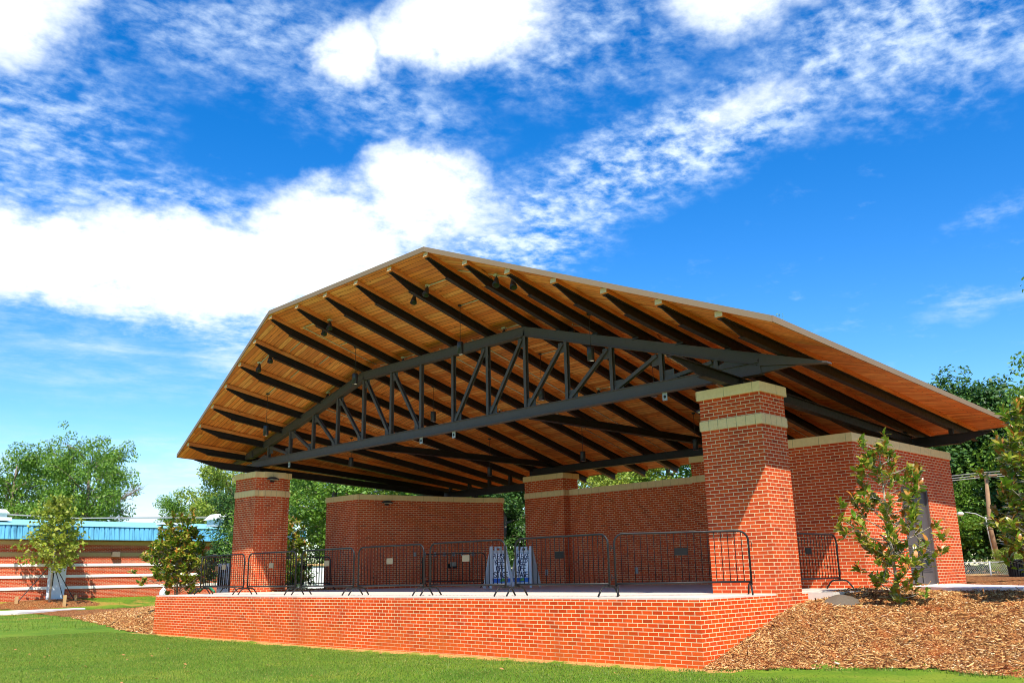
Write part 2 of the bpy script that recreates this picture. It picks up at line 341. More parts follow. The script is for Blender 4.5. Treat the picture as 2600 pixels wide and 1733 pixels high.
def vn(x, y, s=1., seed=0):   # cheap smooth noise
    return (np.sin(x * 1.7 * s + seed) * np.cos(y * 2.3 * s - seed * 1.3) + .5 * np.sin(x * 4.1 * s + y * 3.3 * s + seed * 2) + .3 * np.sin(x * 9.7 * s - y * 7.9 * s + seed * 3)) / 1.8
axis_x = np.concatenate([[-900, -500, -300, -180, -120], np.arange(-90, -24, 2.), np.arange(-24, 12, .4), np.arange(12, 40, 3.), [60, 120, 300, 900]])
axis_y = np.concatenate([[-600, -200, -80, -40, -25], np.arange(-18, -2, 1.), np.arange(-2, 7, .2), np.arange(7, 30, 1.5), np.arange(30, 90, 6.), [120, 200, 400, 900]])
def mulch_right(X, Y): return (Y > YT(X) - .05 + .10 * vn(X, Y, 2.2)) & (X > -.01)
def mulch_left(X, Y): return (Y > YT(X) - .05 + .12 * vn(X, Y, 1.5, 4)) & (X < -18.2) & (Y < np.interp(X, [-46, -43.5, -34, -26, -20], [5.6, 6.0, 6.3, 6.5, 9.]) + .25 * vn(X, Y, 1., 2))
def lawn_z(X, Y):
    inr = (X > -.3) & (X < 14.5) & (Y < 26.5); inl = (X < -18.4) & (X > -46.5) & (Y < np.interp(X, [-46, -43.5, -34, -26, -20], [5.6, 6.0, 6.3, 6.5, 9.]) - .9)
    return H(X, Y) - .10 * (inr | inl) * sm((Y - YT(X) - .25) / .5)
grid('lawn', axis_x, axis_y, lawn_z, M['grass'], kind='structure')
zz = lambda X, Y: H(X, Y) + .014 + .015 * vn(X, Y, 5) + .022 * vn(X, Y, 1.1, 3)
grid('mulch_bed', np.arange(0.0, 14, .09), np.concatenate([np.arange(-1.2, 9, .09), np.arange(9, 27, .3)]), zz, M['mulch'], mulch_right, kind='structure')
grid('mulch_bed', np.arange(-46, -18.1, .12), np.arange(-1, 9.2, .12), zz, M['mulch'], mulch_left, kind='structure')
ring = lambda X, Y: ((X + 46.4) / 1.3) ** 2 + ((Y - 5.6) / 2.6) ** 2 < 1 + .2 * vn(X, Y, 2)
grid('mulch_ring', np.arange(-48, -44.8, .15), np.arange(2, 9, .15), lambda X, Y: H(X, Y) + .03 + .14 * np.exp(-(((X + 46.4) / .9) ** 2 + ((Y - 5.6) / 1.5) ** 2)), M['mulch'], ring, kind='structure')

rng = np.random.default_rng(5)
def chips(name, n, xr, yr, keep, L=(.012, .065), W=(.004, .012), dz=.02, bias=None):
    X = rng.uniform(*xr, n); Y = rng.uniform(*yr, n)
    if bias is not None: k0 = rng.uniform(0, 1, n) < bias(X, Y); X, Y = X[k0], Y[k0]
    k = keep(X, Y); X, Y = X[k], Y[k]; n = len(X)
    Z = zz(X, Y) + rng.uniform(.002, dz, n)
    a = rng.uniform(0, 2 * PI, n); ti = rng.normal(0, .35, n); ro = rng.normal(0, .6, n)
    l = rng.uniform(*L, n) * rng.choice([.6, 1, 1, 1.5], n); w = rng.uniform(*W, n)
    d = np.stack([np.cos(a) * np.cos(ti), np.sin(a) * np.cos(ti), np.sin(ti)], -1); s = np.stack([-np.sin(a) * np.cos(ro), np.cos(a) * np.cos(ro), np.sin(ro)], -1)
    c = np.stack([X, Y, Z], -1); up_ = np.cross(d, s); e = .004
    v = np.stack([c - d * l[:, None] / 2 - s * w[:, None] / 2, c + d * l[:, None] / 2 - s * w[:, None] * .3, c + d * l[:, None] / 2 + s * w[:, None] * .4, c - d * l[:, None] / 2 + s * w[:, None] / 2], 1)
    v2 = np.concatenate([v + up_[:, None] * e, v - up_[:, None] * e], 1).reshape(-1, 3)
    b = (np.arange(n) * 8)[:, None]; F = np.concatenate([b + np.array(q)[None] for q in ((0, 1, 2, 3), (0, 4, 5, 1), (1, 5, 6, 2), (2, 6, 7, 3), (3, 7, 4, 0))], 0)
    return npmesh(name, v2, F, M['chip'], kind='stuff')
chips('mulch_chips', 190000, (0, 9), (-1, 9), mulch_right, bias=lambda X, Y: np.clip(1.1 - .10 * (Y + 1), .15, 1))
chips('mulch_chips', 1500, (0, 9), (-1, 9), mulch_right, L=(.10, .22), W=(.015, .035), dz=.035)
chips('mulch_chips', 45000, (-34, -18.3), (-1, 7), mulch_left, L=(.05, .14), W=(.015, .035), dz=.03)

def blades(name, n, xr, yr, h, keep):
    X = rng.uniform(*xr, n); Y = rng.uniform(*yr, n); k = keep(X, Y); X, Y = X[k], Y[k]; n = len(X)
    a = rng.uniform(0, 2 * PI, n); hh = rng.uniform(*h, n); w = .004 + hh * .08
    Z = H(X, Y); c = np.stack([X, Y, Z - .004], -1); s = np.stack([np.cos(a), np.sin(a), 0 * a], -1) * w[:, None]
    tip = c + np.stack([rng.normal(0, .35, n) * hh, rng.normal(0, .35, n) * hh, hh], -1)
    v = np.stack([c - s, c + s, tip], 1).reshape(-1, 3); return npmesh(name, v, np.arange(3 * n).reshape(-1, 3), M['blade'], kind='stuff')
bare = lambda X, Y: (rng.uniform(0, 1, len(X)) < np.clip((.0374 * X - Y) * 2.2 - .25, .04, 1)) & ~mulch_right(X, Y) & ~mulch_left(X, Y)
blades('grass_blades', 230000, (-21, 7), (-8, 2.0), (.015, .042), bare)
blades('grass_blades', 26000, (-62, -24), (-4, 14), (.04, .10), lambda X, Y: ~mulch_left(X, Y) & ~((Y < 6.4) & (Y > 1.2) & (X < -40.8) & (X > -45.3)))
# ragged taller tufts where lawn meets mulch and wall
blades('grass_tufts', 16000, (-.3, 7), (-.9, 2.2), (.03, .075), lambda X, Y: np.abs(Y - YT(X) + .12 + .12 * vn(X, Y, 1.7, 1)) < .10 * (1 + vn(X, Y, 3, 5)))
blades('grass_tufts', 9000, (-19, -.5), (-1.3, -.2), (.02, .06), lambda X, Y: (np.abs(Y - .0374 * X + .50 + .15 * vn(X, Y, .8, 1)) < .12) & (vn(X, Y, 1.1, 8) > .1))

lv_ = MB()
for _ in range(90):
    x, y = random.uniform(-18, 6), random.uniform(-7, -.4)
    if y > float(YT(x)) - .1: continue
    a = random.uniform(0, 6.28); l = random.uniform(.02, .05); z = float(H(x, y)) + .03; d = Vector((math.cos(a), math.sin(a), random.uniform(-.3, .3))) * l; e = Vector((-math.sin(a), math.cos(a), .2)) * l * .5; c = Vector((x, y, z)); lv_.face([c - d, c - e, c + d, c + e + Vector((0, 0, .01))])
lv_.build('fallen_leaves', plain('dry_leaf', (.42, .17, .06), .8), kind='stuff')
MB().prism([(-41.0, -12), (-41.0, .4), (-41.6, 2.6), (-44.0, 6.7), (-44.7, 6.9), (-45.1, 2.8), (-45.3, -12)], -1.5, -.975).build('concrete_path', M['path'], kind='structure')
MB().prism([(.03, 7.6), (.03, 10.1), (1.6, 8.6), (3.2, 7.2), (6.5, 6.6), (6.5, 5.4), (3.2, 5.7), (1.4, 6.6)], -.4, .006).build('concrete_path', M['path'], kind='structure')

# ------------------------------------------------------------------ pavilion
Xr_, sc_, ss_, Yf_, dY_, zf_, dz_, Yb, zb_ = -6.482, 1.3547, 1.134, -.3216, .1716, 7.52, .4504, 12.97, 3.905
XL = Xr_ - 5 * sc_
def prof(X):
    k = 0. if XL <= X <= Xr_ else ((X - Xr_) / ss_ if X > Xr_ else (XL - X) / ss_)
    return Yf_ + dY_ * k, zf_ - dz_ * k
def roofz(X, Y):
    y0, z0 = prof(X); return z0 + (zb_ - z0) * (Y - y0) / (Yb - y0)
pav = thing('bandshell_pavilion', 'large brick and dark steel stage pavilion with a folded pine-lined roof', 'pavilion')
# stage base and floor
stage_poly = [(-18.45, -.69), (0, 0), (0, 11.7), (-19.9, 11.7), (-19.9, 2.0), (-18.45, .9)]
MB().prism(stage_poly, -1.5, -.03).build('stage_wall', M['brick_stage'], pav)
MB().prism([(-18.43, -.68), (-.012, .01), (-.012, 11.7), (-19.88, 11.7), (-19.88, 2.02), (-18.43, .92)], -.03, 0).build('stage_floor', M['slab'], pav)
MB().prism([(.006, 3.55), (.5, 3.55), (.5, 6.6), (.006, 6.6)], -.35, -.012).build('side_slab', M['concrete'], pav)
ZB0, ZB1, ZC0, ZC1 = 3.047, 3.235, 3.653, 3.845
def stone_ring(mb, poly, z0, z1, pr):
    # offset an axis-aligned-ish polygon outward by pr
    n = len(poly); a = sum(poly[i][0] * poly[(i + 1) % n][1] - poly[(i + 1) % n][0] * poly[i][1] for i in range(n))
    P = poly if a > 0 else poly[::-1]; out = []
    for i in range(n):
        p0, p1, p2 = Vector(P[i - 1]), Vector(P[i]), Vector(P[(i + 1) % n]); e1 = (p1 - p0).normalized(); e2 = (p2 - p1).normalized()
        n1 = Vector((e1.y, -e1.x)); n2 = Vector((e2.y, -e2.x)); m = (n1 + n2).normalized(); out.append(tuple(p1 + m * pr / max(.3, m.dot(n1))))
    mb.prism(out, z0, z1 - .012); mb.prism([tuple(Vector(o) * .0 + Vector(q) * 1.0 + (Vector(o) - Vector(q)) * .75) for o, q in zip(out, P)], z1 - .012, z1)
def column(poly, cap='cap', band='band', z0=-1.4):
    c = MB().prism(poly, z0, ZB0); c.prism(poly, ZB1, ZC0); o = c.build('brick_column', M['brick'], pav)
    m = MB(); stone_ring(m, poly, ZB0, ZB1, .022); m.build('stone_band', M[band], o)
    m = MB(); stone_ring(m, poly, ZC0, ZC1, .045); m.build('stone_cap', M[cap], o); return o
column([(-1.316, 2.421), (.004, 2.421), (.004, 3.336), (-1.316, 3.336)])
column([(-19.895, 2.421), (-18.58, 2.421), (-18.58, 2.70), (-18.47, 2.70), (-18.47, 3.42), (-18.58, 3.42), (-18.58, 3.70), (-19.895, 3.70)], z0=-.5)
column([(-14.78, 11.2), (-12.88, 11.2), (-12.88, 11.98), (-14.78, 11.98)], band='cap_small', z0=-.02)
column([(-7.5, 11.2), (-5.6, 11.2), (-5.6, 11.98), (-7.5, 11.98)], band='cap_small', z0=-.02)
# rear wall between the piers
w = MB().box(-12.88, -7.5, 11.5, 11.8, -.02, 3.06).build('rear_wall', M['brick'], pav)
m = MB(); stone_ring(m, [(-12.83, 11.5), (-7.55, 11.5), (-7.55, 11.8), (-12.83, 11.8)], 3.06, 3.26, .03); m.build('stone_cap', M['cap_small'], w)
# left room
lp = [(-19.88, 6.04), (-17.99, 6.07), (-16.87, 10.72), (-16.45, 11.40), (-16.45, 11.72), (-19.88, 11.72)]
w = MB().prism(lp, -.4, 3.035).build('room_wall', M['brick'], pav); m = MB(); stone_ring(m, lp, 3.035, 3.228, .03); m.build('stone_cap', M['cap'], w)
# right room with its door opening
w = MB(); w.prism([(-.12, 6.133), (-.12, 11.72), (-3.42, 11.72), (-3.42, 11.4), (-3.0, 10.72), (-1.9, 6.133)], -.4, 3.035)
w.box(-.12, .0, 6.133, 8.42, -.4, 3.035); w.box(-.12, .0, 10.0, 11.72, -.4, 3.035); w.box(-.12, .0, 8.42, 10.0, 2.2, 3.035); w = w.build('room_wall', M['brick'], pav)
m = MB(); stone_ring(m, [(0, 6.133), (0, 11.72), (-3.42, 11.72), (-3.42, 11.4), (-3.0, 10.72), (-1.9, 6.133)], 3.035, 3.228, .03); m.build('stone_cap', M['cap'], w)
dr = MB().box(-.105, -.075, 8.48, 9.94, .01, 2.14).build('door', M['door'], pav)
f = MB().box(-.11, -.02, 8.42, 8.48, 0, 2.2); f.box(-.11, -.02, 9.94, 10.0, 0, 2.2); f.box(-.11, -.02, 8.48, 9.94, 2.14, 2.2); f.build('door_frame', M['door'], dr)
lv = MB()
for a, b in ((8.58, 9.16), (9.26, 9.84)):
    for k in range(14): z = .30 + k * .045; lv.face([(-.074, a, z + .03), (-.055, a, z), (-.055, b, z), (-.074, b, z + .03)][::-1]); lv.face([(-.055, a, z), (-.074, a, z - .002), (-.074, b, z - .002), (-.055, b, z)])
lv.build('louver', M['door'], dr)
MB().box(-.075, -.06, 9.205, 9.215, .05, 2.1).build('door_seam', M['black'], dr); MB().tube([(-.07, 9.30, 1.0), (-.01, 9.30, 1.0), (-.01, 9.42, 1.0)], .012).build('handle', M['galv'], dr)

# roof deck (ruled, folded) with fascia
bx = [-21.02] + [XL - ss_ * k for k in range(6, 0, -1)] + [XL, XL + (Xr_ - XL) * .25, (XL + Xr_) / 2, XL + (Xr_ - XL) * .75, Xr_] + [Xr_ + ss_ * k for k in range(1, 7)] + [1.27]
NYS = 16; dk = MB()
def dp(X, j, dz=0.):
    y0, z0 = prof(X); ya = y0 - .05; yb = Yb + .1; Y = ya + (yb - ya) * j / NYS; return Vector((X, Y, roofz(X, Y) + dz))
cu = [0.]
for i in range(1, len(bx)): cu.append(cu[-1] + (dp(bx[i], 0) - dp(bx[i - 1], 0)).length)
for i in range(len(bx) - 1):
    for j in range(NYS):
        q = [dp(bx[i], j), dp(bx[i], j + 1), dp(bx[i + 1], j + 1), dp(bx[i + 1], j)]
        dk.face(q, [(cu[i] * 1., q[0].y), (cu[i], q[1].y), (cu[i + 1], q[2].y), (cu[i + 1], q[3].y)])
deck = dk.build('roof_deck', M['deck'], pav)
rt_ = MB()
for i in range(len(bx) - 1):
    for j in range(NYS): rt_.face([dp(bx[i], j, .10), dp(bx[i + 1], j, .10), dp(bx[i + 1], j + 1, .10), dp(bx[i], j + 1, .10)])
rt_.build('roof_sheet', M['fascia'], deck)
fa = MB()
def strip(P, out):
    for a, b in zip(P[:-1], P[1:]):
        o = Vector(out); lo, hi = Vector((0, 0, -.012)), Vector((0, 0, .103))
        fa.hexa([a + lo, b + lo, b + lo + o, a + lo + o, a + hi, b + hi, b + hi + o, a + hi + o][::1])
strip([dp(x, 0) for x in bx], (0, -.02, 0)); strip([dp(bx[-1], j) for j in range(NYS + 1)], (.02, 0, 0)); strip([dp(bx[0], j) for j in range(NYS + 1)][::-1], (-.02, 0, 0)); strip([dp(x, NYS) for x in bx][::-1], (0, .02, 0))
fa.build('fascia', M['fascia'], deck)

# rafters: pine nailer over tapered steel I-section
rx = [XL - ss_ * k for k in range(6, 0, -1)] + [XL + sc_ * k for k in range(5)] + [Xr_ + ss_ * k for k in range(0, 7)]
for X in rx:
    y0, z0 = prof(X); D = Vector((0, Yb - y0, zb_ - z0)); L = D.length; D.normalize(); P0 = Vector((X, y0, z0 - .002)); N = Vector((0, -D.z, D.y))  # N up
    st = MB(); a = P0 + D * .06; b = P0 + D * (L - .02)
    st.bar(a - N * .112, b - N * .112, .135, .014, N, (0, -.006))
    t0 = P0 + D * .72; hb = .298
    for sx in (-.011, .011):
        o = Vector((sx, 0, 0)); q = [a - N * .125, b - N * .125, b - N * hb, t0 - N * hb, a - N * .15]
        st.face([p + o for p in (q if sx > 0 else q[::-1])])
    w_ = Vector((.011, 0, 0)); st.face([a - N * .15 - w_, a - N * .15 + w_, t0 - N * hb + w_, t0 - N * hb - w_]); st.face([a - N * .125 - w_, a - N * .125 + w_, a - N * .15 + w_, a - N * .15 - w_])
    st.bar(t0 - N * hb, b - N * hb, .125, .014, N, (0, -.004))
    r = st.build('rafter', M['steel'], pav)
    nl = MB(); A0 = P0; B0 = P0 + D * L; nv = []
    for s_, n_ in ((-.078, -.108), (.078, -.108), (.078, 0), (-.078, 0)): nv.append((Vector((s_, 0, 0)) + N * n_))
    for i in range(4):
        j = (i + 1) % 4; p, q = nv[i], nv[j]; v0 = .3 * i + X
        nl.face([A0 + p, A0 + q, B0 + q, B0 + p], [(0, v0), (0, v0 + .1), (L, v0 + .1), (L, v0)])
    nl.face([A0 + p for p in nv[::-1]], [(0, 0), (.02, 0), (.02, .1), (0, .1)]); nl.face([B0 + p for p in nv], [(0, 0), (.1, 0), (.1, .1), (0, .1)])
    no = nl.build('nailer', M['nailer'], r); no.data.materials.append(M['endgrain']); no.data.polygons[4].material_index = 1; no.data.polygons[5].material_index = 1

# main truss
yt = 2.88; ct = 6.335; hc = .24
tl, tk, tkr, tr = (-20.98, 4.33), (XL, ct), (Xr_, ct), (1.22, 4.07)
sL = (ct - 4.33) / (XL + 20.98); sR = (ct - 4.07) / (1.22 - Xr_)
def P(x, z): return Vector((x, yt, z))
tc = MB()
for a, b in (((-19.6, ct - sL * (XL + 19.6)), tk), (tk, tkr), (tkr, (-.15, ct - sR * (-.15 - Xr_)))):
    A_, B_ = P(*a), P(*b); d = (B_ - A_).normalized(); n = Vector((-d.z, 0, d.x)); tc.ibeam(A_ - n * hc / 2, B_ - n * hc / 2, .19, hc, .014, .11, (0, 0, 1))
for sx in (-1, 1):     # tapered tips
    cx = (tk[0] + tkr[0]) / 2; xa = -.15 if sx > 0 else -19.6; za = ct - (sR * (-.15 - Xr_) if sx > 0 else sL * (XL + 19.6)); zt9 = 4.07 if sx > 0 else 4.33; xb = tr[0] if sx > 0 else tl[0]
    top = [P(xa, za), P(xb, zt9)]; bot = [P(xa, za - .25), P(xb, zt9 - .03)]
    for o, wd in ((0, .19),):
        h = Vector((0, wd / 2, 0)); c8 = [bot[0] - h, bot[1] - h, bot[1] + h, bot[0] + h, top[0] - h, top[1] - h, top[1] + h, top[0] + h]; tc.hexa(c8)
truss = tc.build('truss', M['truss'], pav)
bc = MB(); bc.ibeam((-19.6, yt, 4.185), (-.14, yt, 4.185), .19, .245, .014, .12); bc.build('bottom_chord', M['truss'], truss)
for sx in (-1, 1):     # solid end plates where the chords meet
    m = MB(); X = (lambda x: x) if sx > 0 else (lambda x: -19.744 - x)
    pts = [(-1.35, 4.30), (-.35, 4.07), (.55, 4.12 if sx > 0 else 4.2), (-.2, 4.24), (-.9, 4.45)]
    for yy in (yt - .045, yt + .045):
        f_ = [(X(a), yy, b) for a, b in pts]; m.face(f_ if (yy < yt) == (sx > 0) else f_[::-1])
    for i in range(len(pts)):
        a, b = pts[i], pts[(i + 1) % len(pts)]; m.face([(X(a[0]), yt - .045, a[1]), (X(b[0]), yt - .045, b[1]), (X(b[0]), yt + .045, b[1]), (X(a[0]), yt + .045, a[1])])
    m.build('gusset_plate', M['truss'], truss)
def chord_z(x):
    if x > tkr[0]: return ct - (x - tkr[0]) * sR
    if x < tk[0]: return ct - (tk[0] - x) * sL
    return ct
vx = [-9.872 + s_ * (.672 + 1.345 * k) for s_ in (-1, 1) for k in range(7)]
for x in vx:
    zt_ = chord_z(x) - hc; m = MB()
    for sy in (-.045, .045): m.bar(P(x, 4.30) + Vector((0, sy, 0)), P(x, zt_) + Vector((0, sy, 0)), .012, .085, (1, 0, 0)); m.bar(P(x, 4.30) + Vector((0, sy * .35, 0)), P(x, zt_) + Vector((0, sy * .35, 0)), .04, .012, (1, 0, 0), (0, .04 if x < -9.87 else -.04))
    for k in range(int((zt_ - 4.3) / .35)): z = 4.42 + .35 * k; m.bar(P(x, z) + Vector((0, -.02, 0)), P(x, z + .05) + Vector((0, -.02, 0)), .05, .05, (1, 0, 0))
    m.build('truss_vertical', M['truss'], truss)
for s_ in (-1, 1):
    for k in range(6):
        x0 = -9.872 + s_ * (.672 + 1.345 * k); x1 = -9.872 + s_ * (.672 + 1.345 * (k + 1)); zt_ = chord_z(x1) - hc
        a = P(x0 + s_ * .09, 4.33); b = P(x1 - s_ * .10, zt_ - .03); m = MB(); d = (b - a).normalized(); n = Vector((-d.z, 0, d.x))
        for sy in (-.04, .04): m.bar(a + Vector((0, sy, 0)), b + Vector((0, sy, 0)), .012, .08, n)
        m.bar(a, b, .07, .01, n, (0, .035)); m.build('truss_diagonal', M['truss'], truss)
        MB().box(min(x0, x0 + s_ * .3), max(x0, x0 + s_ * .3), yt - .006, yt + .006, 4.30, 4.53).build('gusset_plate', M['truss'], truss); m = MB(); m.box(min(x1, x1 - s_ * .26), max(x1, x1 - s_ * .26), yt - .006, yt + .006, zt_ - .25, zt_); m.build('gusset_plate', M['truss'], truss)
for x in (-17.3, -10.55, -9.2, -2.45):
    m = MB(); z1 = 4.062; m.box(x - .06, x + .06, yt - .006, yt + .006, z1 - .17, z1); m.build('hanger_plate', M['outlet'], truss)
    MB().lathe([(.0, -.002), (.033, -.002), (.033, .002), (0, .002)], 14, (x, yt - .008, z1 - .09), (0, 1, 0)).build('plate_hole', M['black'], truss)
# seats on truss and posts on rear beams
for X in rx:
    zbm = roofz(X, yt) - .315; zc_ = chord_z(X)
    if zbm > zc_ + .004: MB().box(X - .09, X + .09, yt - .09, yt + .09, zc_, zbm).build('bearing_block', M['steel'], pav)
# side beams along the column lines (tapered noses), shoulder beams, rear beams
def sbeam(x, y0, y1, ztop, h, slope=0., nose0=.95, name='side_beam', axis='y', nose1=0.):
    m = MB(); w2 = .085
    def Q(t, z, o): return (Vector((x + o, t, z)) if axis == 'y' else Vector((t, x + o, z)))
    def zt(t): return ztop + slope * (t - y0)
    ya, yb_ = y0 + nose0, y1 - nose1
    prof_ = [(y0, zt(y0)), (y1, zt(y1))] + ([(y1, zt(y1) - .03)] if nose1 else []) + [(yb_, zt(yb_) - h), (ya, zt(ya) - h)] + ([(y0, zt(y0) - .03)] if nose0 else [])
    tw = .014
    for o in (-tw, tw):
        f_ = [Q(t, z, o) for t, z in prof_]; m.face(f_ if (o > 0) == (axis != 'y') else f_[::-1])
    def plate(t0, z0, t1, z1, th=.014):
        c8 = [Q(t0, z0 - th, -w2), Q(t1, z1 - th, -w2), Q(t1, z1 - th, w2), Q(t0, z0 - th, w2), Q(t0, z0, -w2), Q(t1, z1, -w2), Q(t1, z1, w2), Q(t0, z0, w2)]; m.hexa(c8 if axis != 'y' else [c8[i] for i in (3, 2, 1, 0, 7, 6, 5, 4)])
    plate(y0, zt(y0) + .001, y1, zt(y1) + .001); plate(ya, zt(ya) - h + .012, yb_, zt(yb_) - h + .012)
    if nose0: m.face([Q(y0, zt(y0) - .03, -tw), Q(y0, zt(y0) - .03, tw), Q(ya, zt(ya) - h, tw), Q(ya, zt(ya) - h, -tw)])
    if nose1: m.face([Q(y1, zt(y1) - .03, -tw), Q(y1, zt(y1) - .03, tw), Q(yb_, zt(yb_) - h, tw), Q(yb_, zt(yb_) - h, -tw)])
    return m.build(name, M['steel'], pav)
sbeam(-.655, .57, 11.1, 4.175, .21, -.050); sbeam(-19.235, .57, 11.1, 4.175, .21, -.050)
sbeam(Xr_, 2.99, 11.1, 4.24, .19, 0, 0, 'shoulder_beam'); sbeam(XL, 2.99, 11.1, 4.24, .19, 0, 0, 'shoulder_beam')
sbeam(11.2, -21.25, -14.78, 3.615, .25, 0, .95, 'rear_beam', 'x'); sbeam(11.2, -5.6, 1.30, 3.615, .25, 0, 0, 'rear_beam', 'x', .8)
sbeam(11.2, -14.5, -5.8, 4.09, .235, 0, 0, 'rear_beam', 'x')
for X in rx:
    tz = 3.616 if (X < -14.8 or X > -5.6) else 4.091; zz_ = roofz(X, 11.2) - .315
    if zz_ > tz + .004: MB().box(X - .05, X + .05, 11.14, 11.26, tz, zz_).build('post', M['steel'], pav)
for X in (-19.2, -17.5, -.66, -2.6): MB().box(X - .1, X + .1, 11.12, 11.28, 3.228, 3.366).build('bearing_block', M['steel'], pav)
for X in (-.655, -19.235): MB().box(X - .05, X + .05, 2.83, 2.93, 3.845, 3.85).build('bearing_plate', M['steel'], pav)
for X, wq in ((-.655, 0), (-19.235, 0)):
    m = MB(); m.box(X - .08, X - .014, 2.872, 2.888, 3.86, 4.04); m.box(X + .014, X + .08, 2.872, 2.888, 3.86, 4.04); m.build('stiffener', M['steel'], pav)

# conduits under the deck
def under(X, Y, d=.02): return Vector((X, Y, roofz(X, Y) - d))
def conduit(pts): MB().tube([under(*p) for p in pts], .013, 6).build('conduit', M['galv'], pav)
for Y in (.55, 1.75, 3.2): conduit([(-12.9, Y), (-12.02, Y)])
conduit([(-12.98, .55), (-12.98, 3.1)])
for X0, X1, Y in ((-8.2, -6.6, .70), (-7.67, -6.6, 1.76), (-7.6, -6.6, 3.15), (-6.3, -4.4, .48), (-14.2, -13.4, .9), (-15.3, -14.55, .5), (-15.3, -14.55, 1.6), (-14.2, -13.4, 1.9), (-16.44, -15.7, 1.5), (-15.3, -14.55, 2.9), (-5.4, -4.3, 3.3), (-7.7, -6.6, 4.66), (-7.6, -6.7, 7.05), (-11.8, -10.8, 3.15), (-12.5, -11.9, 4.97), (-10.0, -9.3, 8.98)): conduit([(X0, Y), (X1, Y)])
for X in (-8.95, -10.3, -7.0, -4.0, -16.3): conduit([(X + .12, 3.2), (X + .12, 12.2)])

# wall plates and outlets (parts of the building)
def cpos(t, z, off=.012):
    A = Vector((-17.99, 6.07)); B = Vector((-16.87, 10.72)); d = (B - A).normalized(); n = Vector((d.y, -d.x)); p = A + d * t + n * off; return Vector((p.x, p.y, z)), d, n
for t_ in (2.22, 2.60, 3.02, 3.40, 3.79, 4.15, 4.60):
    p, d, n = cpos(t_, 1.155); MB().bar(p - Vector((0, 0, .075)), p + Vector((0, 0, .075)), .10, .05, (n.x, n.y, 0)).build('outlet_box', M['outlet'], pav)
for t_ in (3.62, 3.82):
    p, d, n = cpos(t_, .73); MB().bar(p - Vector((0, 0, .08)), p + Vector((0, 0, .08)), .15, .03, (n.x, n.y, 0)).build('outlet_box', M['dplate'], pav)
for x, y, z in ((-13.79, 11.185, .44), (-10.06, 11.485, .45)): MB().box(x - .06, x + .06, y, y + .02, z - .1, z + .1).build('outlet_box', M['outlet'], pav)

# ------------------------------------------------------------------ lamps
def pendant(loc, drop, label):
    t = thing('pendant_lamp', label, 'lamp', (loc[0], loc[1], loc[2] - drop), 0, 'cylindrical pendant lamps hanging under the roof')
    h = .31; MB().lathe([(0, h), (.075, h), (.082, h - .012), (.082, .0), (.074, .0), (.07, .03), (0, .05)], 22).build('lamp_shade', M['lampblack'], t)
    MB().lathe([(0, .012), (.066, .012), (.072, .004)], 20).build('reflector', M['chrome'], t)
    MB().tube([(0, 0, h), (0, 0, drop - .02)], .007, 6).build('rod', M['lampblack'], t)
    MB().lathe([(0, drop - .035), (.05, drop - .035), (.06, drop), (0, drop)], 14).build('ceiling_plate', M['lampblack'], t); return t
for X, Y, dr_, lb in ((-16.44, 1.5, 1.32, 'black pendant lamp hanging nearest the left brick column at the front'), (-12.58, 2.07, 1.10, 'black pendant lamp in front of the left bend of the truss'), (-7.67, 1.76, 1.27, 'black pendant lamp in front of the truss just left of its peak'), (-4.07, 2.45, 1.09, 'black pendant lamp in front of the right slope of the truss'),
        (-17.4, 5.35, 1.0, 'black pendant lamp behind the truss low at the left end'), (-12.55, 4.97, 1.10, 'black pendant lamp seen behind the truss left of its empty middle bay'), (-7.68, 4.66, 1.28, 'black pendant lamp seen behind the truss diagonal right of the peak'), (-4.4, 5.2, 1.02, 'black pendant lamp just below the truss chord beside the right column'),
        (-14.04, 8.74, 1.29, 'black pendant lamp over the gap between left room and rear pier'), (-10.01, 8.98, 1.19, 'black pendant lamp hanging over the rear brick wall'), (-6.07, 9.37, 1.08, 'black pendant lamp at the rear half hidden by the right column')):
    pendant((X, Y, roofz(X, Y) - .0), dr_, lb)
sp0 = None
def spot(X, Y, lb, az=0.):
    global sp0
    if sp0 is None:
        t = thing('spotlight', lb, 'spotlight', (0, 0, 0), 0, 'small bell spotlights fixed under the deck'); a = Vector((.25, -.35, -1)).normalized()
        MB().box(-.05, .05, -.05, .05, -.045, 0).build('junction_box', M['galv'], t); MB().tube([(0, 0, -.04), (0, 0, -.09)], .012, 8).build('stem', M['lampblack'], t)
        MB().lathe([(0, 0), (.035, .0), (.05, .05), (.075, .16), (.085, .22), (.078, .22), (.05, .1), (0, .08)], 18, (0, 0, -.085), a).build('lamp_head', M['lampblack'], t)
        sp0 = t
    else: t = dup(sp0, (0, 0, 0), 0, lb)
    t.location = (X, Y, roofz(X, Y) - .002); t.rotation_euler = (0, 0, az); return t
for X, Y, lb in ((-14.64, .51, 'small black spotlight, right one of the pair by the left roof edge'), (-15.18, .47, 'small black spotlight, left one of the pair by the left roof edge'), (-11.77, .64, 'small black spotlight two rafters right of the left roof bend'), (-12.25, .78, 'small black spotlight tucked behind a rafter beside the left roof bend'),
        (-7.64, .68, 'small black spotlight one rafter left of the roof peak'), (-8.28, .79, 'small black spotlight poking below a rafter left of the roof peak'), (-5.02, .48, 'small black spotlight, left one of the pair right of the roof peak'), (-4.52, .48, 'small black spotlight, right one of the pair right of the roof peak'),
        (-7.5, 3.12, 'small black spotlight just above the truss peak'), (-11.72, 3.14, 'small black spotlight above the left part of the truss top'), (-15.29, 2.95, 'small black spotlight above the left slope of the truss'), (-5.32, 3.26, 'small black spotlight between rafters right above the truss right bend'),
        (-11.82, 7.1, 'small black spotlight far back behind the truss middle bay'), (-7.66, 7.04, 'small black spotlight far back behind the truss right half')): spot(X, Y, lb, random.uniform(-.5, .5))

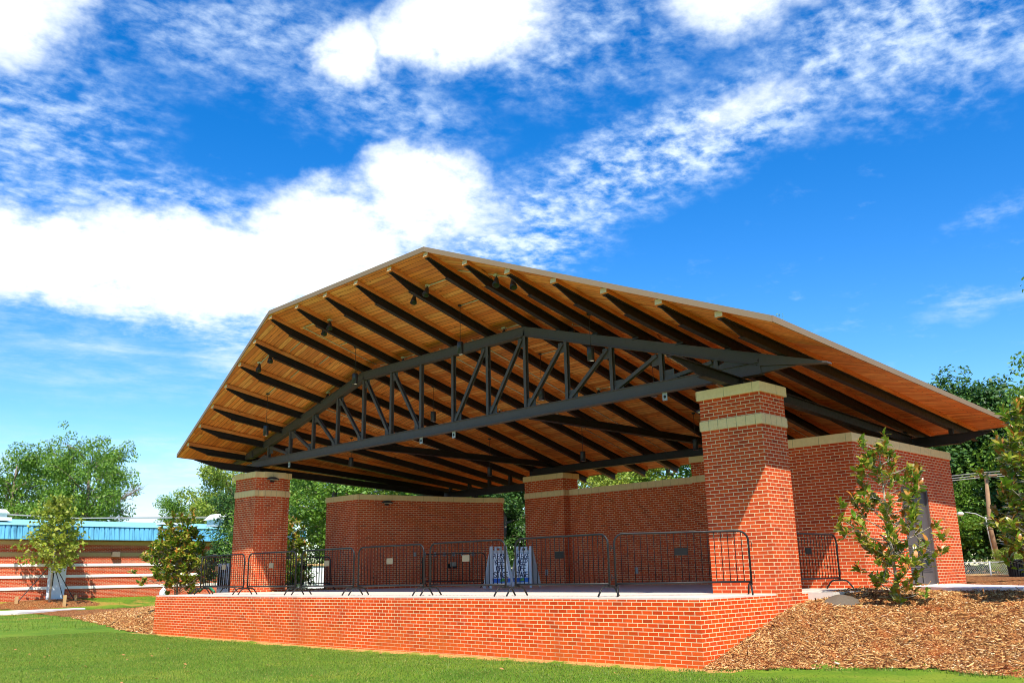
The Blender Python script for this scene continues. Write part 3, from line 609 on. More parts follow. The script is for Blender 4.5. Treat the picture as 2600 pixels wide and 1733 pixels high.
def sconce(loc, n, label):
    n = Vector(n).normalized(); t = thing('wall_light', label, 'wall light', loc, 0, 'dark wall lights just under the stone caps')
    a = Vector((0, 0, 1)).cross(n)
    MB().bar(Vector((0, 0, -.09)), Vector((0, 0, .07)), .14, .05, n, (0, .025)).build('back_plate', M['lampblack'], t)
    m = MB(); K = 14
    ring_ = [n * (.04 + .24 * math.sin(PI * k / K)) + a * (-.22 * math.cos(PI * k / K)) for k in range(K + 1)]
    for k in range(K): m.face([ring_[k] + Vector((0, 0, .0)), ring_[k + 1] + Vector((0, 0, .0)), ring_[k + 1] * .55 + Vector((0, 0, .07)), ring_[k] * .55 + Vector((0, 0, .07))], None, True); m.face([ring_[k] * .55 + Vector((0, 0, .07)), ring_[k + 1] * .55 + Vector((0, 0, .07)), n * .03 + Vector((0, 0, .085))]); m.face([ring_[k + 1] + Vector((0, 0, -.012)), ring_[k] + Vector((0, 0, -.012)), n * .03 + Vector((0, 0, -.012))]); m.face([ring_[k], ring_[k] + Vector((0, 0, -.012)), ring_[k + 1] + Vector((0, 0, -.012)), ring_[k + 1]])
    m.build('lamp_hood', M['lampblack'], t)
    m = MB(); c = n * .13 + Vector((0, 0, -.02)); m.bar(c - a * .12, c + a * .12, .12, .012, (0, 0, 1)); m.build('lens', M['glass'], t); return t
sconce((-18.47, 2.95, 3.60), (1, 0, 0), 'dark half-round wall light on the left brick column')
sconce((-1.318, 2.75, 3.50), (-1, 0, 0), 'dark half-round wall light peeking past the left edge of the right column')
p, d, n = cpos(1.10, 2.95, .0); sconce(p, (n.x, n.y, 0), 'dark half-round wall light on the brown brick room at the left rear')

# ------------------------------------------------------------------ crowd barriers
def make_barrier():
    t = thing('crowd_barrier', 'b', 'barrier', (0, 0, 0), 0, 'black crowd control barriers round the stage'); w = 2.36; h = 1.09; zb0 = .22; r = .17; R = .019
    pts = [(-w / 2, 0, zb0 - .06)] + [(-w / 2, 0, h - r)] + [(-w / 2 + r - r * math.cos(a), 0, h - r + r * math.sin(a)) for a in np.linspace(.25, PI / 2, 6)] + [(w / 2 - r + r * math.sin(a), 0, h - r + r * math.cos(a)) for a in np.linspace(0, PI / 2 - .25, 6)] + [(w / 2, 0, h - r), (w / 2, 0, zb0 - .06)]
    m = MB().tube(pts, R, 10); m.tube([(-w / 2, 0, zb0), (w / 2, 0, zb0)], R, 10); m.build('frame', M['black'], t)
    nb = 19
    for k in range(nb):
        x = -w / 2 + w * (k + 1) / (nb + 1); zt_ = h - R
        e = abs(x) - (w / 2 - r)
        if e > 0: zt_ = h - r + math.sqrt(max(0, r * r - e * e)) - R
        if k == 0: m = MB().tube([(0, 0, zb0), (0, 0, h - R)], .0075, 6); bar0 = m.build('bar', M['bar'], t, loc=(x, 0, 0)); b = bar0
        else: b = bar0.copy(); COL.objects.link(b); b.parent = t; b.location = (x, 0, 0)
        b.scale = (1, 1, 1)
        if e > 0: s = (zt_ - zb0) / (h - R - zb0); b.scale = (1, 1, s); b.location = (x, 0, zb0 * (1 - s))
    for sx in (-1, 1):
        x = sx * (w / 2 - .03); fp = [(x, -.29, .012), (x, -.20, .13), (x, -.15, .165), (x, -.09, .175), (x, .09, .175), (x, .15, .165), (x, .20, .13), (x, .29, .012)]
        m = MB().tube(fp, .017, 8); m.tube([(x, 0, .17), (x, 0, .23)], .014, 8); m.build('foot', M['black'], t)
    for sx, zz_ in ((1, .9), (1, .38), (-1, .84), (-1, .32)):
        x = sx * w / 2; m = MB()
        if sx > 0: m.tube([(x, 0, zz_), (x + .05, 0, zz_), (x + .055, 0, zz_ - .02), (x + .055, 0, zz_ - .11)], .006, 6)
        else: m.tube([(x, 0, zz_), (x - .04, 0, zz_), (x - .045, .02, zz_), (x - .045, .02, zz_ + .03)], .009, 6)
        m.build('hook', M['black'], t)
    MB().box(-.11, .11, -.012, -.004, .69, .82).build('plate', M['plate'], t)
    return t
b0 = make_barrier()
BR = [((-3.27, .33), 0, 'second barrier from the right along the stage front'), ((-5.84, .30), 0, 'third barrier from the right, its left end before the A-frame signs'), ((-8.40, .27), 0, 'barrier in the stage front whose bars cross the left keep-off sign'),
      ((-10.95, .24), 0, 'barrier along the stage front before the corner of the left room'), ((-13.55, .20), 0, 'barrier along the stage front before the white enclosure gap'), ((-16.05, .16), 0, 'leftmost barrier facing along the stage front, before the left column'),
      ((-1.09, 1.17), math.radians(38), 'rightmost front barrier turned back toward the right brick column'), ((-18.35, 1.15), math.radians(131), 'barrier turned back along the left side of the stage beside the magnolia'),
      ((-.42, 4.55), math.radians(90), 'barrier standing between the right column and the room with the grey door'), ((-19.25, 4.75), math.radians(16), 'black barrier in shade behind the left column, across the white enclosure'),
      ((-14.2, 7.2), math.radians(20), 'black barrier in shade against the left room behind the left sign')]
for i, ((x, y), a, lb) in enumerate(BR):
    o = b0 if i == 0 else dup(b0, (x, y, 0), a); o.location = (x, y + (.03 * math.sin(i * 5.1)), 0); o.rotation_euler = (0, 0, a + math.radians(1.3 * math.sin(i * 3.7))); o['label'] = lb
    BR[i] = (o, i)
for o, i in BR:
    if i in (0, 6, 8, 9):
        for ch in o.children:
            if ch.name.startswith('plate'): ch.data = ch.data.copy(); ch.data.materials[0] = M['dplate']

# ------------------------------------------------------------------ A-frame signs
def glyphs(text, x, z, w, h, mb, y, slant=0.):
    """block lettering from strokes; text centred at x, base z"""
    G = {'P': [((0, 0), (0, 1)), ((0, 1), (.75, 1)), ((.75, 1), (1, .87)), ((1, .87), (1, .63)), ((1, .63), (.75, .48)), ((.75, .48), (0, .48))], 'L': [((0, 1), (0, 0)), ((0, 0), (1, 0))],
         'E': [((0, 0), (0, 1)), ((0, 1), (1, 1)), ((0, .5), (.85, .5)), ((0, 0), (1, 0))], 'A': [((0, 0), (.5, 1)), ((.5, 1), (1, 0)), ((.2, .33), (.8, .33))],
         'S': [((1, .85), (.75, 1)), ((.75, 1), (.25, 1)), ((.25, 1), (0, .82)), ((0, .82), (.05, .62)), ((.05, .62), (.95, .40)), ((.95, .40), (1, .18)), ((1, .18), (.75, 0)), ((.75, 0), (.25, 0)), ((.25, 0), (0, .15))],
         'K': [((0, 0), (0, 1)), ((0, .42), (1, 1)), ((.3, .58), (1, 0))], 'O': [((.25, 0), (0, .25)), ((0, .25), (0, .75)), ((0, .75), (.25, 1)), ((.25, 1), (.75, 1)), ((.75, 1), (1, .75)), ((1, .75), (1, .25)), ((1, .25), (.75, 0)), ((.75, 0), (.25, 0))],
         'F': [((0, 0), (0, 1)), ((0, 1), (1, 1)), ((0, .5), (.85, .5))], 'T': [((.5, 0), (.5, 1)), ((0, 1), (1, 1))],
         'G': [((1, .8), (.75, 1)), ((.75, 1), (.25, 1)), ((.25, 1), (0, .75)), ((0, .75), (0, .25)), ((0, .25), (.25, 0)), ((.25, 0), (.8, 0)), ((.8, 0), (1, .2)), ((1, .2), (1, .45)), ((1, .45), (.6, .45))]}
    n = len(text); gap = w * .28; x0 = x - (n * w + (n - 1) * gap) / 2; th = w * .38
    for i, ch in enumerate(text):
        for k, (a, b) in enumerate(G[ch]):
            pa = Vector((x0 + i * (w + gap) + a[0] * w, 0, z + a[1] * h)); pb = Vector((x0 + i * (w + gap) + b[0] * w, 0, z + b[1] * h)); d = (pb - pa).normalized() * th * .42
            mb.bar(pa - d + Vector((0, y, 0)), pb + d + Vector((0, y, 0)), th, .002 + .0003 * k, (0, 1, 0))
def make_sign(loc, rz, label):
    t = thing('a_frame_sign', label, 'sign', loc, rz, 'keep off stage A-frame signs'); Hh = 1.17; lean = .30 / 1.13
    for s in (1, -1):   # front (-y) and back (+y) panels, built upright then leaned
        rotm = Matrix.Translation((0, -.035 * s, 1.13)) @ (Matrix.Rotation(math.atan(lean) * -s, 4, 'X'))
        def lean_build(m, nm, mat, par):
            m.v = [tuple(rotm @ Vector((v[0] * s, v[1] * s, v[2] - 1.13))) for v in m.v]; return m.build(nm, mat, par)
        fr = MB()
        def taper(z): return .20 + (.325 - .20) * (1.13 - z) / 1.13
        for sx in (-1, 1):
            a0, a1 = taper(0), taper(1.13)
            fr.hexa([Vector((sx * a0 - .03, -.025, 0)), Vector((sx * a0 + .03, -.025, 0)), Vector((sx * a0 + .03, .02, 0)), Vector((sx * a0 - .03, .02, 0)), Vector((sx * a1 - .03, -.025, Hh)), Vector((sx * a1 + .03, -.025, Hh)), Vector((sx * a1 + .03, .02, Hh)), Vector((sx * a1 - .03, .02, Hh))])
        fr.box(-.26, .26, -.018, .018, .09, .15); fr.box(-.2, .2, -.018, .018, 1.0, 1.05)
        fr.face([(-.31, .0, .12), (.31, .0, .12), (.21, .0, 1.03), (-.21, .0, 1.03)])
        # handle with cut-out between two small horns
        for a, b in ((-.10, -.05), (.05, .10)): fr.box(a, b, -.015, .015, 1.05, 1.16)
        fr.box(-.05, .05, -.015, .015, 1.12, 1.16)
        for k in range(4): fr.box(-.27 + .02 * k, .27 - .02 * k, .002, .012, .28 + .2 * k, .295 + .2 * k)
        frame = lean_build(fr, 'frame', M['greyplastic'], t)
        pn = MB(); pn.hexa([Vector(p) for p in ((-.255, -.012, .15), (.255, -.012, .15), (.255, -.004, .15), (-.255, -.004, .15), (-.185, -.012, .97), (.185, -.012, .97), (.185, -.004, .97), (-.185, -.004, .97))])
        panel = lean_build(pn, 'panel', M['signface'], t)
        tx = MB()
        for word, z, w, h in (('PLEASE', .82, .048, .135), ('KEEP', .65, .058, .14), ('OFF', .475, .064, .14), ('STAGE', .30, .064, .14)): glyphs(word, 0, z, w, h, tx, -.0145)
        lean_build(tx, 'lettering', M['navy'], panel)
        bl = MB(); bl.box(-.25, .25, -.0155, -.0135, .155, .275); lean_build(bl, 'blue_band', M['signblue'], panel)
        gl = MB(); gl.lathe([(0, 0), (.045, 0), (.045, .003), (0, .003)], 16, (.05, -.0175, .235), (0, 1, 0)); gl.lathe([(0, 0), (.03, 0), (.03, .003), (0, .003)], 12, (.0, -.0175, .215), (0, 1, 0)); gl.bar(Vector((-.06, -.0175, .19)), Vector((.12, -.0175, .20)), .015, .003, (0, 1, 0)); lean_build(gl, 'emblem', M['signgreen'], panel)
    return t
make_sign((-10.15, 5.35, 0), math.radians(62), 'grey A-frame sign, left one, reading PLEASE KEEP OFF STAGE')
make_sign((-9.95, 6.2, 0), math.radians(20), 'grey A-frame sign, right one, half hidden by barrier ends')

# ------------------------------------------------------------------ foliage
def leafquads(c, n, size, out=None, up_=.4, seed=0, asp=.55, curl=0.):
    """n leaf quads centred at c (n,3)"""
    g = np.random.default_rng(seed); m = len(c)
    nrm = g.normal(0, 1, (m, 3)); nrm[:, 2] = np.abs(nrm[:, 2]) + up_
    if out is not None: nrm += out * .9
    nrm /= np.linalg.norm(nrm, axis=1)[:, None]; a = g.normal(0, 1, (m, 3)); d = a - nrm * (a * nrm).sum(1)[:, None]; d /= np.linalg.norm(d, axis=1)[:, None]; s = np.cross(nrm, d)
    l = size * g.uniform(.6, 1.35, m); w = l * asp
    v = np.stack([c - d * l[:, None] / 2, c + s * w[:, None] / 2 - nrm * (curl * l)[:, None] if curl else c + s * w[:, None] / 2, c + d * l[:, None] / 2, c - s * w[:, None] / 2], 1)
    return v.reshape(-1, 3)
def limb_tree(h, r, nl, seed, trunk_r, base=.25, spread=1., mat='leaf_mid', bark='bark', leaf=.16, shape=None, clump=.55, name='tree', lpc=90, fill=1., sub=5, gap=.0):
    """trunk with limbs and sub-limbs; leaf clumps at limb ends and on an uneven crown shell"""
    g = np.random.default_rng(seed); wood = MB(); ctr = []
    top = Vector((g.normal(0, .03) * h, g.normal(0, .03) * h, h * .86)); tp = [Vector((0, 0, -.3)), Vector((g.normal(0, .02) * h, g.normal(0, .02) * h, h * base)), Vector((top.x * .6, top.y * .6, h * .55)), top]
    wood.tube(tp, [trunk_r * 1.25, trunk_r, trunk_r * .6, trunk_r * .15], 8)
    for i in range(nl):
        z0 = h * (base + (.82 - base) * (i + .5) / nl); a = i * 2.4 + g.uniform(-.5, .5)
        f = (z0 / h - base) / (1 - base); rr = r * (shape(f) if shape else (math.sin(PI * min(1, f * .85 + .22)) ** .6)) * g.uniform(.7, 1.12)
        b = Vector((np.interp(z0, [0, h], [0, top.x]), np.interp(z0, [0, h], [0, top.y]), z0)); e = b + Vector((math.cos(a) * rr, math.sin(a) * rr, rr * g.uniform(.15, .6)))
        mid = b.lerp(e, .5) + Vector((g.normal(0, .08) * rr, g.normal(0, .08) * rr, rr * .08)); wood.tube([b, mid, e], [trunk_r * .42 * (1 - f * .5), trunk_r * .25 * (1 - f * .5), trunk_r * .06], 6, False)
        for k in range(sub):
            t_ = g.uniform(.35, 1.05); q = b.lerp(e, t_); ee = q + Vector(g.normal(0, 1, 3)).normalized() * rr * g.uniform(.2, .5); ee.z = max(ee.z, h * base * .7)
            wood.tube([q, ee], [trunk_r * .13, trunk_r * .03], 5, False); ctr.append(ee); ctr.append(q.lerp(ee, .6))
        ctr.append(e)
    ctr = np.array([list(c) for c in ctr]); nf = int(len(ctr) * fill)
    ex = ctr[g.integers(0, len(ctr), nf)] + g.normal(0, 1, (nf, 3)) * r * .16; ctr = np.concatenate([ctr, ex])
    cs = clump * g.uniform(.55, 1.25, len(ctr)); pts = []; outs = []
    for c, s_ in zip(ctr, cs):
        n_ = int(lpc * (s_ / clump) ** 2); d = g.normal(0, 1, (n_, 3)); d /= np.linalg.norm(d, axis=1)[:, None]; rad = s_ * g.uniform(.35, 1., (n_, 1)) ** .6
        pts.append(c + d * rad * np.array([1.1, 1.1, .72])); outs.append(d)
    pts = np.concatenate(pts); outs = np.concatenate(outs); v = leafquads(pts, len(pts), leaf, outs, .5, seed + 1)
    root = thing(name, 'x', 'tree')
    wood.build('trunk', M[bark], root); npmesh('crown', v, np.arange(len(v)).reshape(-1, 4), M[mat], parent=root); return root
round_ = lambda f: math.sin(PI * min(1, f * .8 + .2)) ** .5
proto = {
 'A': limb_tree(10, 4.2, 15, 11, .26, .18, mat='leaf_mid', leaf=.20, clump=.75, lpc=105, shape=round_),
 'B': limb_tree(10, 3.6, 15, 23, .24, .15, mat='leaf_yel', leaf=.19, clump=.7, lpc=105, shape=round_, fill=1.2),
 'C': limb_tree(10, 3.2, 18, 37, .24, .08, mat='leaf_dark', leaf=.19, clump=.65, lpc=100, shape=lambda f: 1.05 - .75 * f, fill=1.2),
 'D': limb_tree(10, 4.6, 14, 41, .30, .22, mat='leaf_grey', bark='palebark', leaf=.20, clump=.62, lpc=80, shape=round_, fill=.8),
}
used = set()
def tree(kind, x, y, z, h, label, sw=1., rz=0., grp='trees standing beyond the pavilion'):
    s = h / 10.; sc3 = (s * sw, s * sw, s)
    if kind not in used: used.add(kind); o = proto[kind]; o.location = (x, y, z); o.rotation_euler = (0, 0, rz); o.scale = sc3; o['label'] = label
    else: o = dup(proto[kind], (x, y, z), rz, label, sc3)
    o['group'] = grp; return o
tree('A', -98.6, 17.6, -.5, 15.4, 'tall leafy tree above the blue roof at the far left edge', .85, .3)
tree('D', -97.0, 24.2, -.5, 12.5, 'lower tree above the blue roof, behind the taller two', .8, 4.0)
tree('A', -89.5, 22.8, -.5, 15.9, 'tallest tree above the blue roof, with an uneven bright green crown', .70, 2.2)
tree('B', -68.6, 27.6, -.4, 12.0, 'yellow-green tree just left of the left brick column', .95, 1.1)
tree('B', -53.5, 30.5, -.3, 11.6, 'broad yellow-green tree right of the left brick column', 1.15, 3.0)
tree('A', -76, 27.4, -.4, 8.8, 'lower rounded tree beyond the roof vents of the school', .9, 5.0)
tree('A', -35.6, 17.6, -.3, 7.8, 'bright green tree above the left room wall', 1.25, .7)
tree('A', -33.0, 21.5, -.3, 8.0, 'bright green tree over the middle of the left room', 1.15, 3.6)
tree('C', -36.5, 12.2, -.3, 6.2, 'dark tree filling the gap between left column and left room', 1.4, 2.)
tree('A', -28.0, 20.5, -.3, 7.3, 'green tree above the right part of the left room', 1.1, 5.2)
tree('C', -22.5, 17.6, -.2, 6.8, 'dark evergreen seen in the gap beside the rear brick pier', 1.25, .4)
tree('C', -24.6, 15.2, -.2, 5.0, 'low dark evergreen behind the A-frame signs', 1.5, 1.4)
tree('B', -19.6, 21.6, -.3, 6.9, 'yellow-green cedar over the left end of the rear wall', 1.1, 2.6)
tree('A', -19.6, 27.6, -.3, 8.8, 'green tree over the right end of the rear wall', 1.25, 1.9)
tree('A', -15.2, 28.6, -.3, 9.2, 'green tree behind the right end of the rear wall', 1.1, 4.3)
tree('A', -16.0, 30.4, -.2, 12.6, 'very tall tree whose tip shows over the right roof edge', .38, 4.9)
tree('C', -10.0, 39.4, -.3, 11.2, 'dark tall tree right of the brick room', 1.25, 0.)
tree('A', -13.2, 40.5, -.3, 10.6, 'green tree showing under the right end of the roof', 1.0, 1.)
tree('C', -8.6, 42.0, -.3, 12.0, 'dark tree behind the wooden light pole', 1.1, 3.4)
tree('A', -10.2, 36.5, -.3, 5.2, 'low bright green tree near the chain-link fence', 1.3, 2.7)
tree('A', -1.4, 37.2, -.2, 11.0, 'tall tree at the right edge reaching above the roof corner', .95, .2)
tree('C', -3.6, 41.5, -.2, 11.0, 'dark tree behind the magnolia at the right edge', 1.3, 5.)
tree('B', -4.0, 39.5, -.2, 4.4, 'low yellow-green tree right of the wooden light pole', 1.6, .9)
tree('A', 3.5, 20.4, 0, 9.9, 'tall tree outside right whose leaves touch the frame edge', .62, 2.0)
proto_left = [k for k in proto if k not in used]
# bare dead branch sticking out of the tallest left tree
m = MB(); g = np.random.default_rng(3); base_ = Vector((-87.4, 22.9, 7.4)); tipd = Vector((2.2, 3.0, 2.1))
m.tube([base_, base_ + tipd * .5 + Vector((0, 0, -.1)), base_ + tipd], [.13, .08, .02], 5, False)
for k in range(26):
    q = base_ + tipd * g.uniform(.3, 1.); e = q + Vector((g.uniform(-.1, .9), g.uniform(0, 1.1), g.uniform(-.3, 1.2))) * g.uniform(.5, 1.1); m.tube([q, e], [.035, .01], 4, False)
    for _ in range(2): e2 = e + Vector((g.uniform(-.1, .5), g.uniform(0, .5), g.uniform(-.3, .5))); m.tube([q.lerp(e, .6), e2], [.018, .006], 4, False)
m.build('dead_branch', M['bark'], label='bare leafless branch sticking out right of the tallest left tree', cat='branch')

def magnolia(name, loc, h, r, seed, label, nb=26, lpc=26, leaf=.17, rust=.35, lean=(0, 0), stems=2, shape=None, rz=0.):
    g = np.random.default_rng(seed); root = thing(name, label, 'shrub', loc, rz, 'young magnolias planted in the mulch beds'); wood = MB(); cl = []
    for s_ in range(stems):
        o = Vector((g.normal(0, .05), g.normal(0, .05), 0)) if s_ else Vector((0, 0, 0)); tt = h * (1 if s_ == 0 else g.uniform(.55, .8)); top = o + Vector((lean[0] * tt + (g.normal(0, .18) * h * .5 if s_ else 0), lean[1] * tt + (g.normal(0, .18) * h * .5 if s_ else 0), tt))
        mid = o.lerp(top, .45) + Vector((g.normal(0, .03), g.normal(0, .03), 0)) * h * .3; wood.tube([o + Vector((0, 0, -.1)), mid, top], [.032 * h / 2.8 * (1.2 if s_ == 0 else .7), .020 * h / 2.8, .006], 7)
        cl.append((top, 1.2)); nn = int(nb / stems * (1.3 if s_ == 0 else .8))
        for k in range(nn):
            f = (k + .5) / nn; q = o.lerp(mid, f * 2) if f < .5 else mid.lerp(top, f * 2 - 1); a = k * 2.4 + g.uniform(-.5, .5)
            rr = r * (shape(f) if shape else (math.sin(PI * min(1, f * .78 + .18)) ** .8)) * g.uniform(.6, 1.1); e = q + Vector((math.cos(a) * rr, math.sin(a) * rr, rr * g.uniform(.25, .7)))
            wood.tube([q, q.lerp(e, .5) + Vector((0, 0, -.04 * rr)), e], [.011, .008, .004], 5, False); cl.append((e, 1.))
            if rr > .25:
                for _ in range(2 if rr < .6 else 3): e2 = q.lerp(e, g.uniform(.45, .95)) + Vector(g.normal(0, 1, 3)).normalized() * g.uniform(.12, .28) * (rr / .6) ** .5; wood.tube([q.lerp(e, .5), e2], [.006, .003], 4, False); cl.append((e2, .85))
    G_, R_ = [], []
    for c, s_ in cl:
        n_ = int(lpc * s_ * g.uniform(.7, 1.2)); ax = Vector((c.x * .5, c.y * .5, .75)).normalized()
        for k in range(n_):
            th = g.uniform(0, 2 * PI); el = g.uniform(-.35, 1.25); rust_ = el > .75 and g.uniform() < rust
            d = Vector((math.cos(th) * math.cos(el), math.sin(th) * math.cos(el), math.sin(el))); d = (d + ax * .25).normalized(); b = c - ax * g.uniform(0, .16)
            l = leaf * g.uniform(.65, 1.15); sd = d.cross(Vector((0, 0, 1)) + Vector(g.normal(0, .35, 3))).normalized(); nm = sd.cross(d); w_ = l * .2
            p0, p1, p2, p3 = b + d * .015, b + d * l * .35 + nm * .012, b + d * l * .72 + nm * .006, b + d * l - nm * .02
            (R_ if rust_ else G_).append([p0, p1 + sd * w_, p1 - sd * w_, p2 + sd * w_ * .85, p2 - sd * w_ * .85, p3])
    for L_, nm_, mt in ((G_, 'leaves', 'leaf_mag'), (R_, 'new_leaves', 'leaf_rust')):
        if not L_: continue
        v = np.array([[list(p) for p in q] for q in L_]); n_ = len(v); b = (np.arange(n_) * 6)[:, None]
        me_v = v.reshape(-1, 3); F = np.concatenate([b + np.array(q)[None] for q in ((0, 2, 1), (1, 2, 4), (1, 4, 3), (3, 4, 5))], 0)
        npmesh(nm_, me_v, F, M[mt], True, parent=root)
    wood.build('stem', M['palebark'], root); return root
magnolia('magnolia', (1.52, 3.99, -.16), 2.72, .72, 5, 'young magnolia with airy branches in front of the grey door', 33, 16, .18, .4, (-.02, 0), 1, lambda f: (1.35 - abs(f - .35) * 1.35) if f > .12 else .9)
magnolia('magnolia', (3.75, 4.95, .02), 3.15, .95, 9, 'tall magnolia cut by the right edge of the frame', 50, 17, .19, .5, (0, 0), 1)
magnolia('magnolia', (-22.65, 1.9, -.10), 2.65, 1.28, 15, 'dense rusty magnolia beside the left end of the stage', 96, 26, .18, .35, (.0, 0), 3, lambda f: 1.2 - .8 * f)
magnolia('magnolia', (-23.9, 7.0, -.10), 2.7, 1.0, 19, 'magnolia in shade seen right of the left column through barriers', 60, 24, .18, .4, (0, 0), 2, lambda f: 1.1 - .7 * f)

def sapling(loc, h, r, label, seed, mat, stakes=True, leaf=.13, lpc=20, nb=30):
    g = np.random.default_rng(seed); root = thing('sapling', label, 'sapling', loc); wood = MB(); wood.tube([(0, 0, -.1), (.03, 0, h * .4), (.0, .05, h)], [.06, .045, .01], 7); pts = []
    for k in range(nb):
        f = k / nb; z = h * (.30 + .68 * f); a = k * 2.4; rr = r * (1.05 - abs(f - .25) * 1.15) * g.uniform(.7, 1.15); b = Vector((0, 0, z)); e = b + Vector((math.cos(a) * rr, math.sin(a) * rr, rr * .35)); wood.tube([b, e], [.014, .004], 4, False)
        for _ in range(5): pts.append(np.array(b.lerp(e, g.uniform(.3, 1.05))) + g.normal(0, .22, (lpc, 3)) * np.array([1, 1, .6]))
    pts = np.concatenate(pts); v = leafquads(pts, len(pts), leaf, None, .3, seed, .7); npmesh('crown', v, np.arange(len(v)).reshape(-1, 4), M[mat], parent=root); wood.build('trunk', M['palebark'], root)
    if stakes:
        for a in (2.2, 4.1, .3):
            e = Vector((math.cos(a) * .75, math.sin(a) * 1.9, .1)); MB().tube([Vector((0, 0, 2.3)), e], .025, 5, False).build('guy_strap', M['strap'], root); MB().box(e.x - .07, e.x + .07, e.y - .07, e.y + .07, -.2, .5).build('stake', M['tan'], root)
    return root
sapling((-46.4, 5.6, -.78), 5.9, 1.75, 'staked yellow-green sapling in front of the school wall', 2, 'leaf_maple', True, .20, 17, 40)
sapling((-31.9, 8.8, -.35), 3.9, .75, 'thin light green sapling just left of the left column', 4, 'leaf_mid', False, .11, 10, 16)

# ------------------------------------------------------------------ school building
sch = thing('school_building', 'low brick school building with a bright blue metal roof edge and cream stripes', 'building')
SX = -48.0; Y0, Y1 = -30, 22.2
MB().box(SX - 14, SX, Y0, Y1, -1.6, 2.85).build('wall', M['brick_school'], sch)
MB().box(SX, SX + .04, Y0, Y1 - .05, 2.52, 2.74).build('tan_band', M['tan'], sch); MB().box(SX, SX + .035, Y0, Y1 - .05, 1.86, 2.09).build('tan_band', M['tan'], sch)
for z in (1.30, .67, .03): MB().box(SX, SX + .05, Y0, Y1 - .05, z, z + .155).build('cream_stripe', M['stripe'], sch)
f = MB(); yy = Y0 - .3; k = 0
while yy < Y1 + .25:
    wv = .30; f.face([(SX + .62, yy, 2.80), (SX + .62, yy + wv * .72, 2.80), (SX + .50, yy + wv * .72, 3.57), (SX + .50, yy, 3.57)]); f.face([(SX + .62, yy + wv * .72, 2.80), (SX + .52, yy + wv * .86, 2.80), (SX + .40, yy + wv * .86, 3.57), (SX + .50, yy + wv * .72, 3.57)]); f.face([(SX + .52, yy + wv * .86, 2.80), (SX + .62, yy + wv, 2.80), (SX + .50, yy + wv, 3.57), (SX + .40, yy + wv * .86, 3.57)]); yy += wv
f.face([(SX + .62, Y1 + .3, 2.8), (SX - 14, Y1 + .3, 2.8), (SX - 14, Y1 + .3, 3.57), (SX + .5, Y1 + .3, 3.57)])
f.build('roof_edge', M['corr'], sch)
rf = MB(); rf.face([(SX + .56, Y0 - .3, 3.57), (SX + .56, Y1 + .3, 3.57), (SX - 6, Y1 + .3, 4.28), (SX - 6, Y0 - .3, 4.28)]); rf.face([(SX - 6, Y0 - .3, 4.28), (SX - 6, Y1 + .3, 4.28), (SX - 14, Y1 + .3, 3.6), (SX - 14, Y0 - .3, 3.6)]); rf.face([(SX, Y0, 2.79), (SX, Y1, 2.79), (SX + .62, Y1, 2.79), (SX + .62, Y0, 2.79)]); rf = rf.build('roof', M['blueroof'], sch)
def vent(x, y, z, w, h, d, hood, mt, lb=None):
    m = MB(); m.box(x - d / 2, x + d / 2, y - w / 2, y + w / 2, z, z + h * .55); m.build('roof_vent', M[mt], sch)
    if hood:
        m = MB(); w2 = w * .62; m.hexa([Vector(p) for p in ((x - d * .7, y - w2, z + h * .55), (x + d * .7, y - w2, z + h * .55), (x + d * .7, y + w2, z + h * .55), (x - d * .7, y + w2, z + h * .55), (x - d * .4, y - w * .38, z + h), (x + d * .4, y - w * .38, z + h), (x + d * .4, y + w * .38, z + h), (x - d * .4, y + w * .38, z + h))][::1]); m.build('vent_hood', M['ventwhite'], sch)
vent(-50, 17.25, 3.85, 1.25, .85, 1.2, True, 'darkgrey'); vent(-50.5, 13.9, 3.95, 1.3, .22, 1.0, False, 'ventwhite'); vent(-50.5, 3.6, 3.95, 1.3, .35, 1., False, 'ventwhite'); vent(-50.5, 3.6, 4.1, .8, .5, .8, True, 'ventwhite')
dr = MB().box(SX + .04, SX + .10, 6.0, 6.86, -.62, 1.30).build('door', M['white'], sch); MB().box(SX + .095, SX + .108, 6.12, 6.2, .2, .95).build('window', M['dplate'], dr); MB().box(SX + .03, SX + .07, 5.9, 6.0, -.62, 1.38).build('door_frame', M['white'], dr)
MB().box(SX + .03, SX + .28, 9.35, 9.80, 1.83, 2.12).build('wall_lamp', M['plate'], sch)
link('power_line', None)
bpy.data.objects.remove(bpy.data.objects['power_line'])
m = MB()
for dz in (0, .35, .7): m.tube([(-70, -20, 6.3 + dz * .3), (-62, 12, 4.95 + dz * .06), (-54, 38, 5.35 + dz * .25), (-44, 66, 7.0 + dz)], .014 if dz else .03, 5, False)
m.build('power_line', M['wire'], label='pale overhead cables stretched above the blue school roof', cat='cable')

# ------------------------------------------------------------------ small things around
m = MB(); m.box(-35.4, -35.15, 14.05, 15.7, -.6, 1.02); m.prism([(-35.15, 14.1), (-33.4, 15.9), (-33.6, 16.1), (-35.35, 14.3)], -.6, 1.02); en = m.build('white_enclosure', M['white'], label='low white enclosure wall seen through the gap beside the left room', cat='enclosure wall')
MB().prism([(-35.5, 14.0), (-35.2, 13.95), (-33.3, 15.85), (-33.55, 16.15), (-35.5, 14.3)], 1.02, 1.12).build('coping', M['tan'], en)
grid('mulch_bed', np.arange(-10, .3, .3), np.arange(12.2, 27, .3), lambda X, Y: H(X, Y) + .03 + .015 * vn(X, Y, 3), M['mulch'], kind='structure')
MB().box(-34.56, -34.36, 16.0, 16.2, -.4, 7.2).build('brown_pole', M['brownsteel'], label='plain brown post rising behind the left room roof line', cat='post')
cb = thing('utility_cabinet', 'pale grey louvred cabinet left of the left column behind barriers', 'cabinet', (-22.0, 3.3, -.06), .8)
MB().box(-.2, .2, -.18, .18, -.3, 1.02).build('body', M['white'], cb); m = MB()
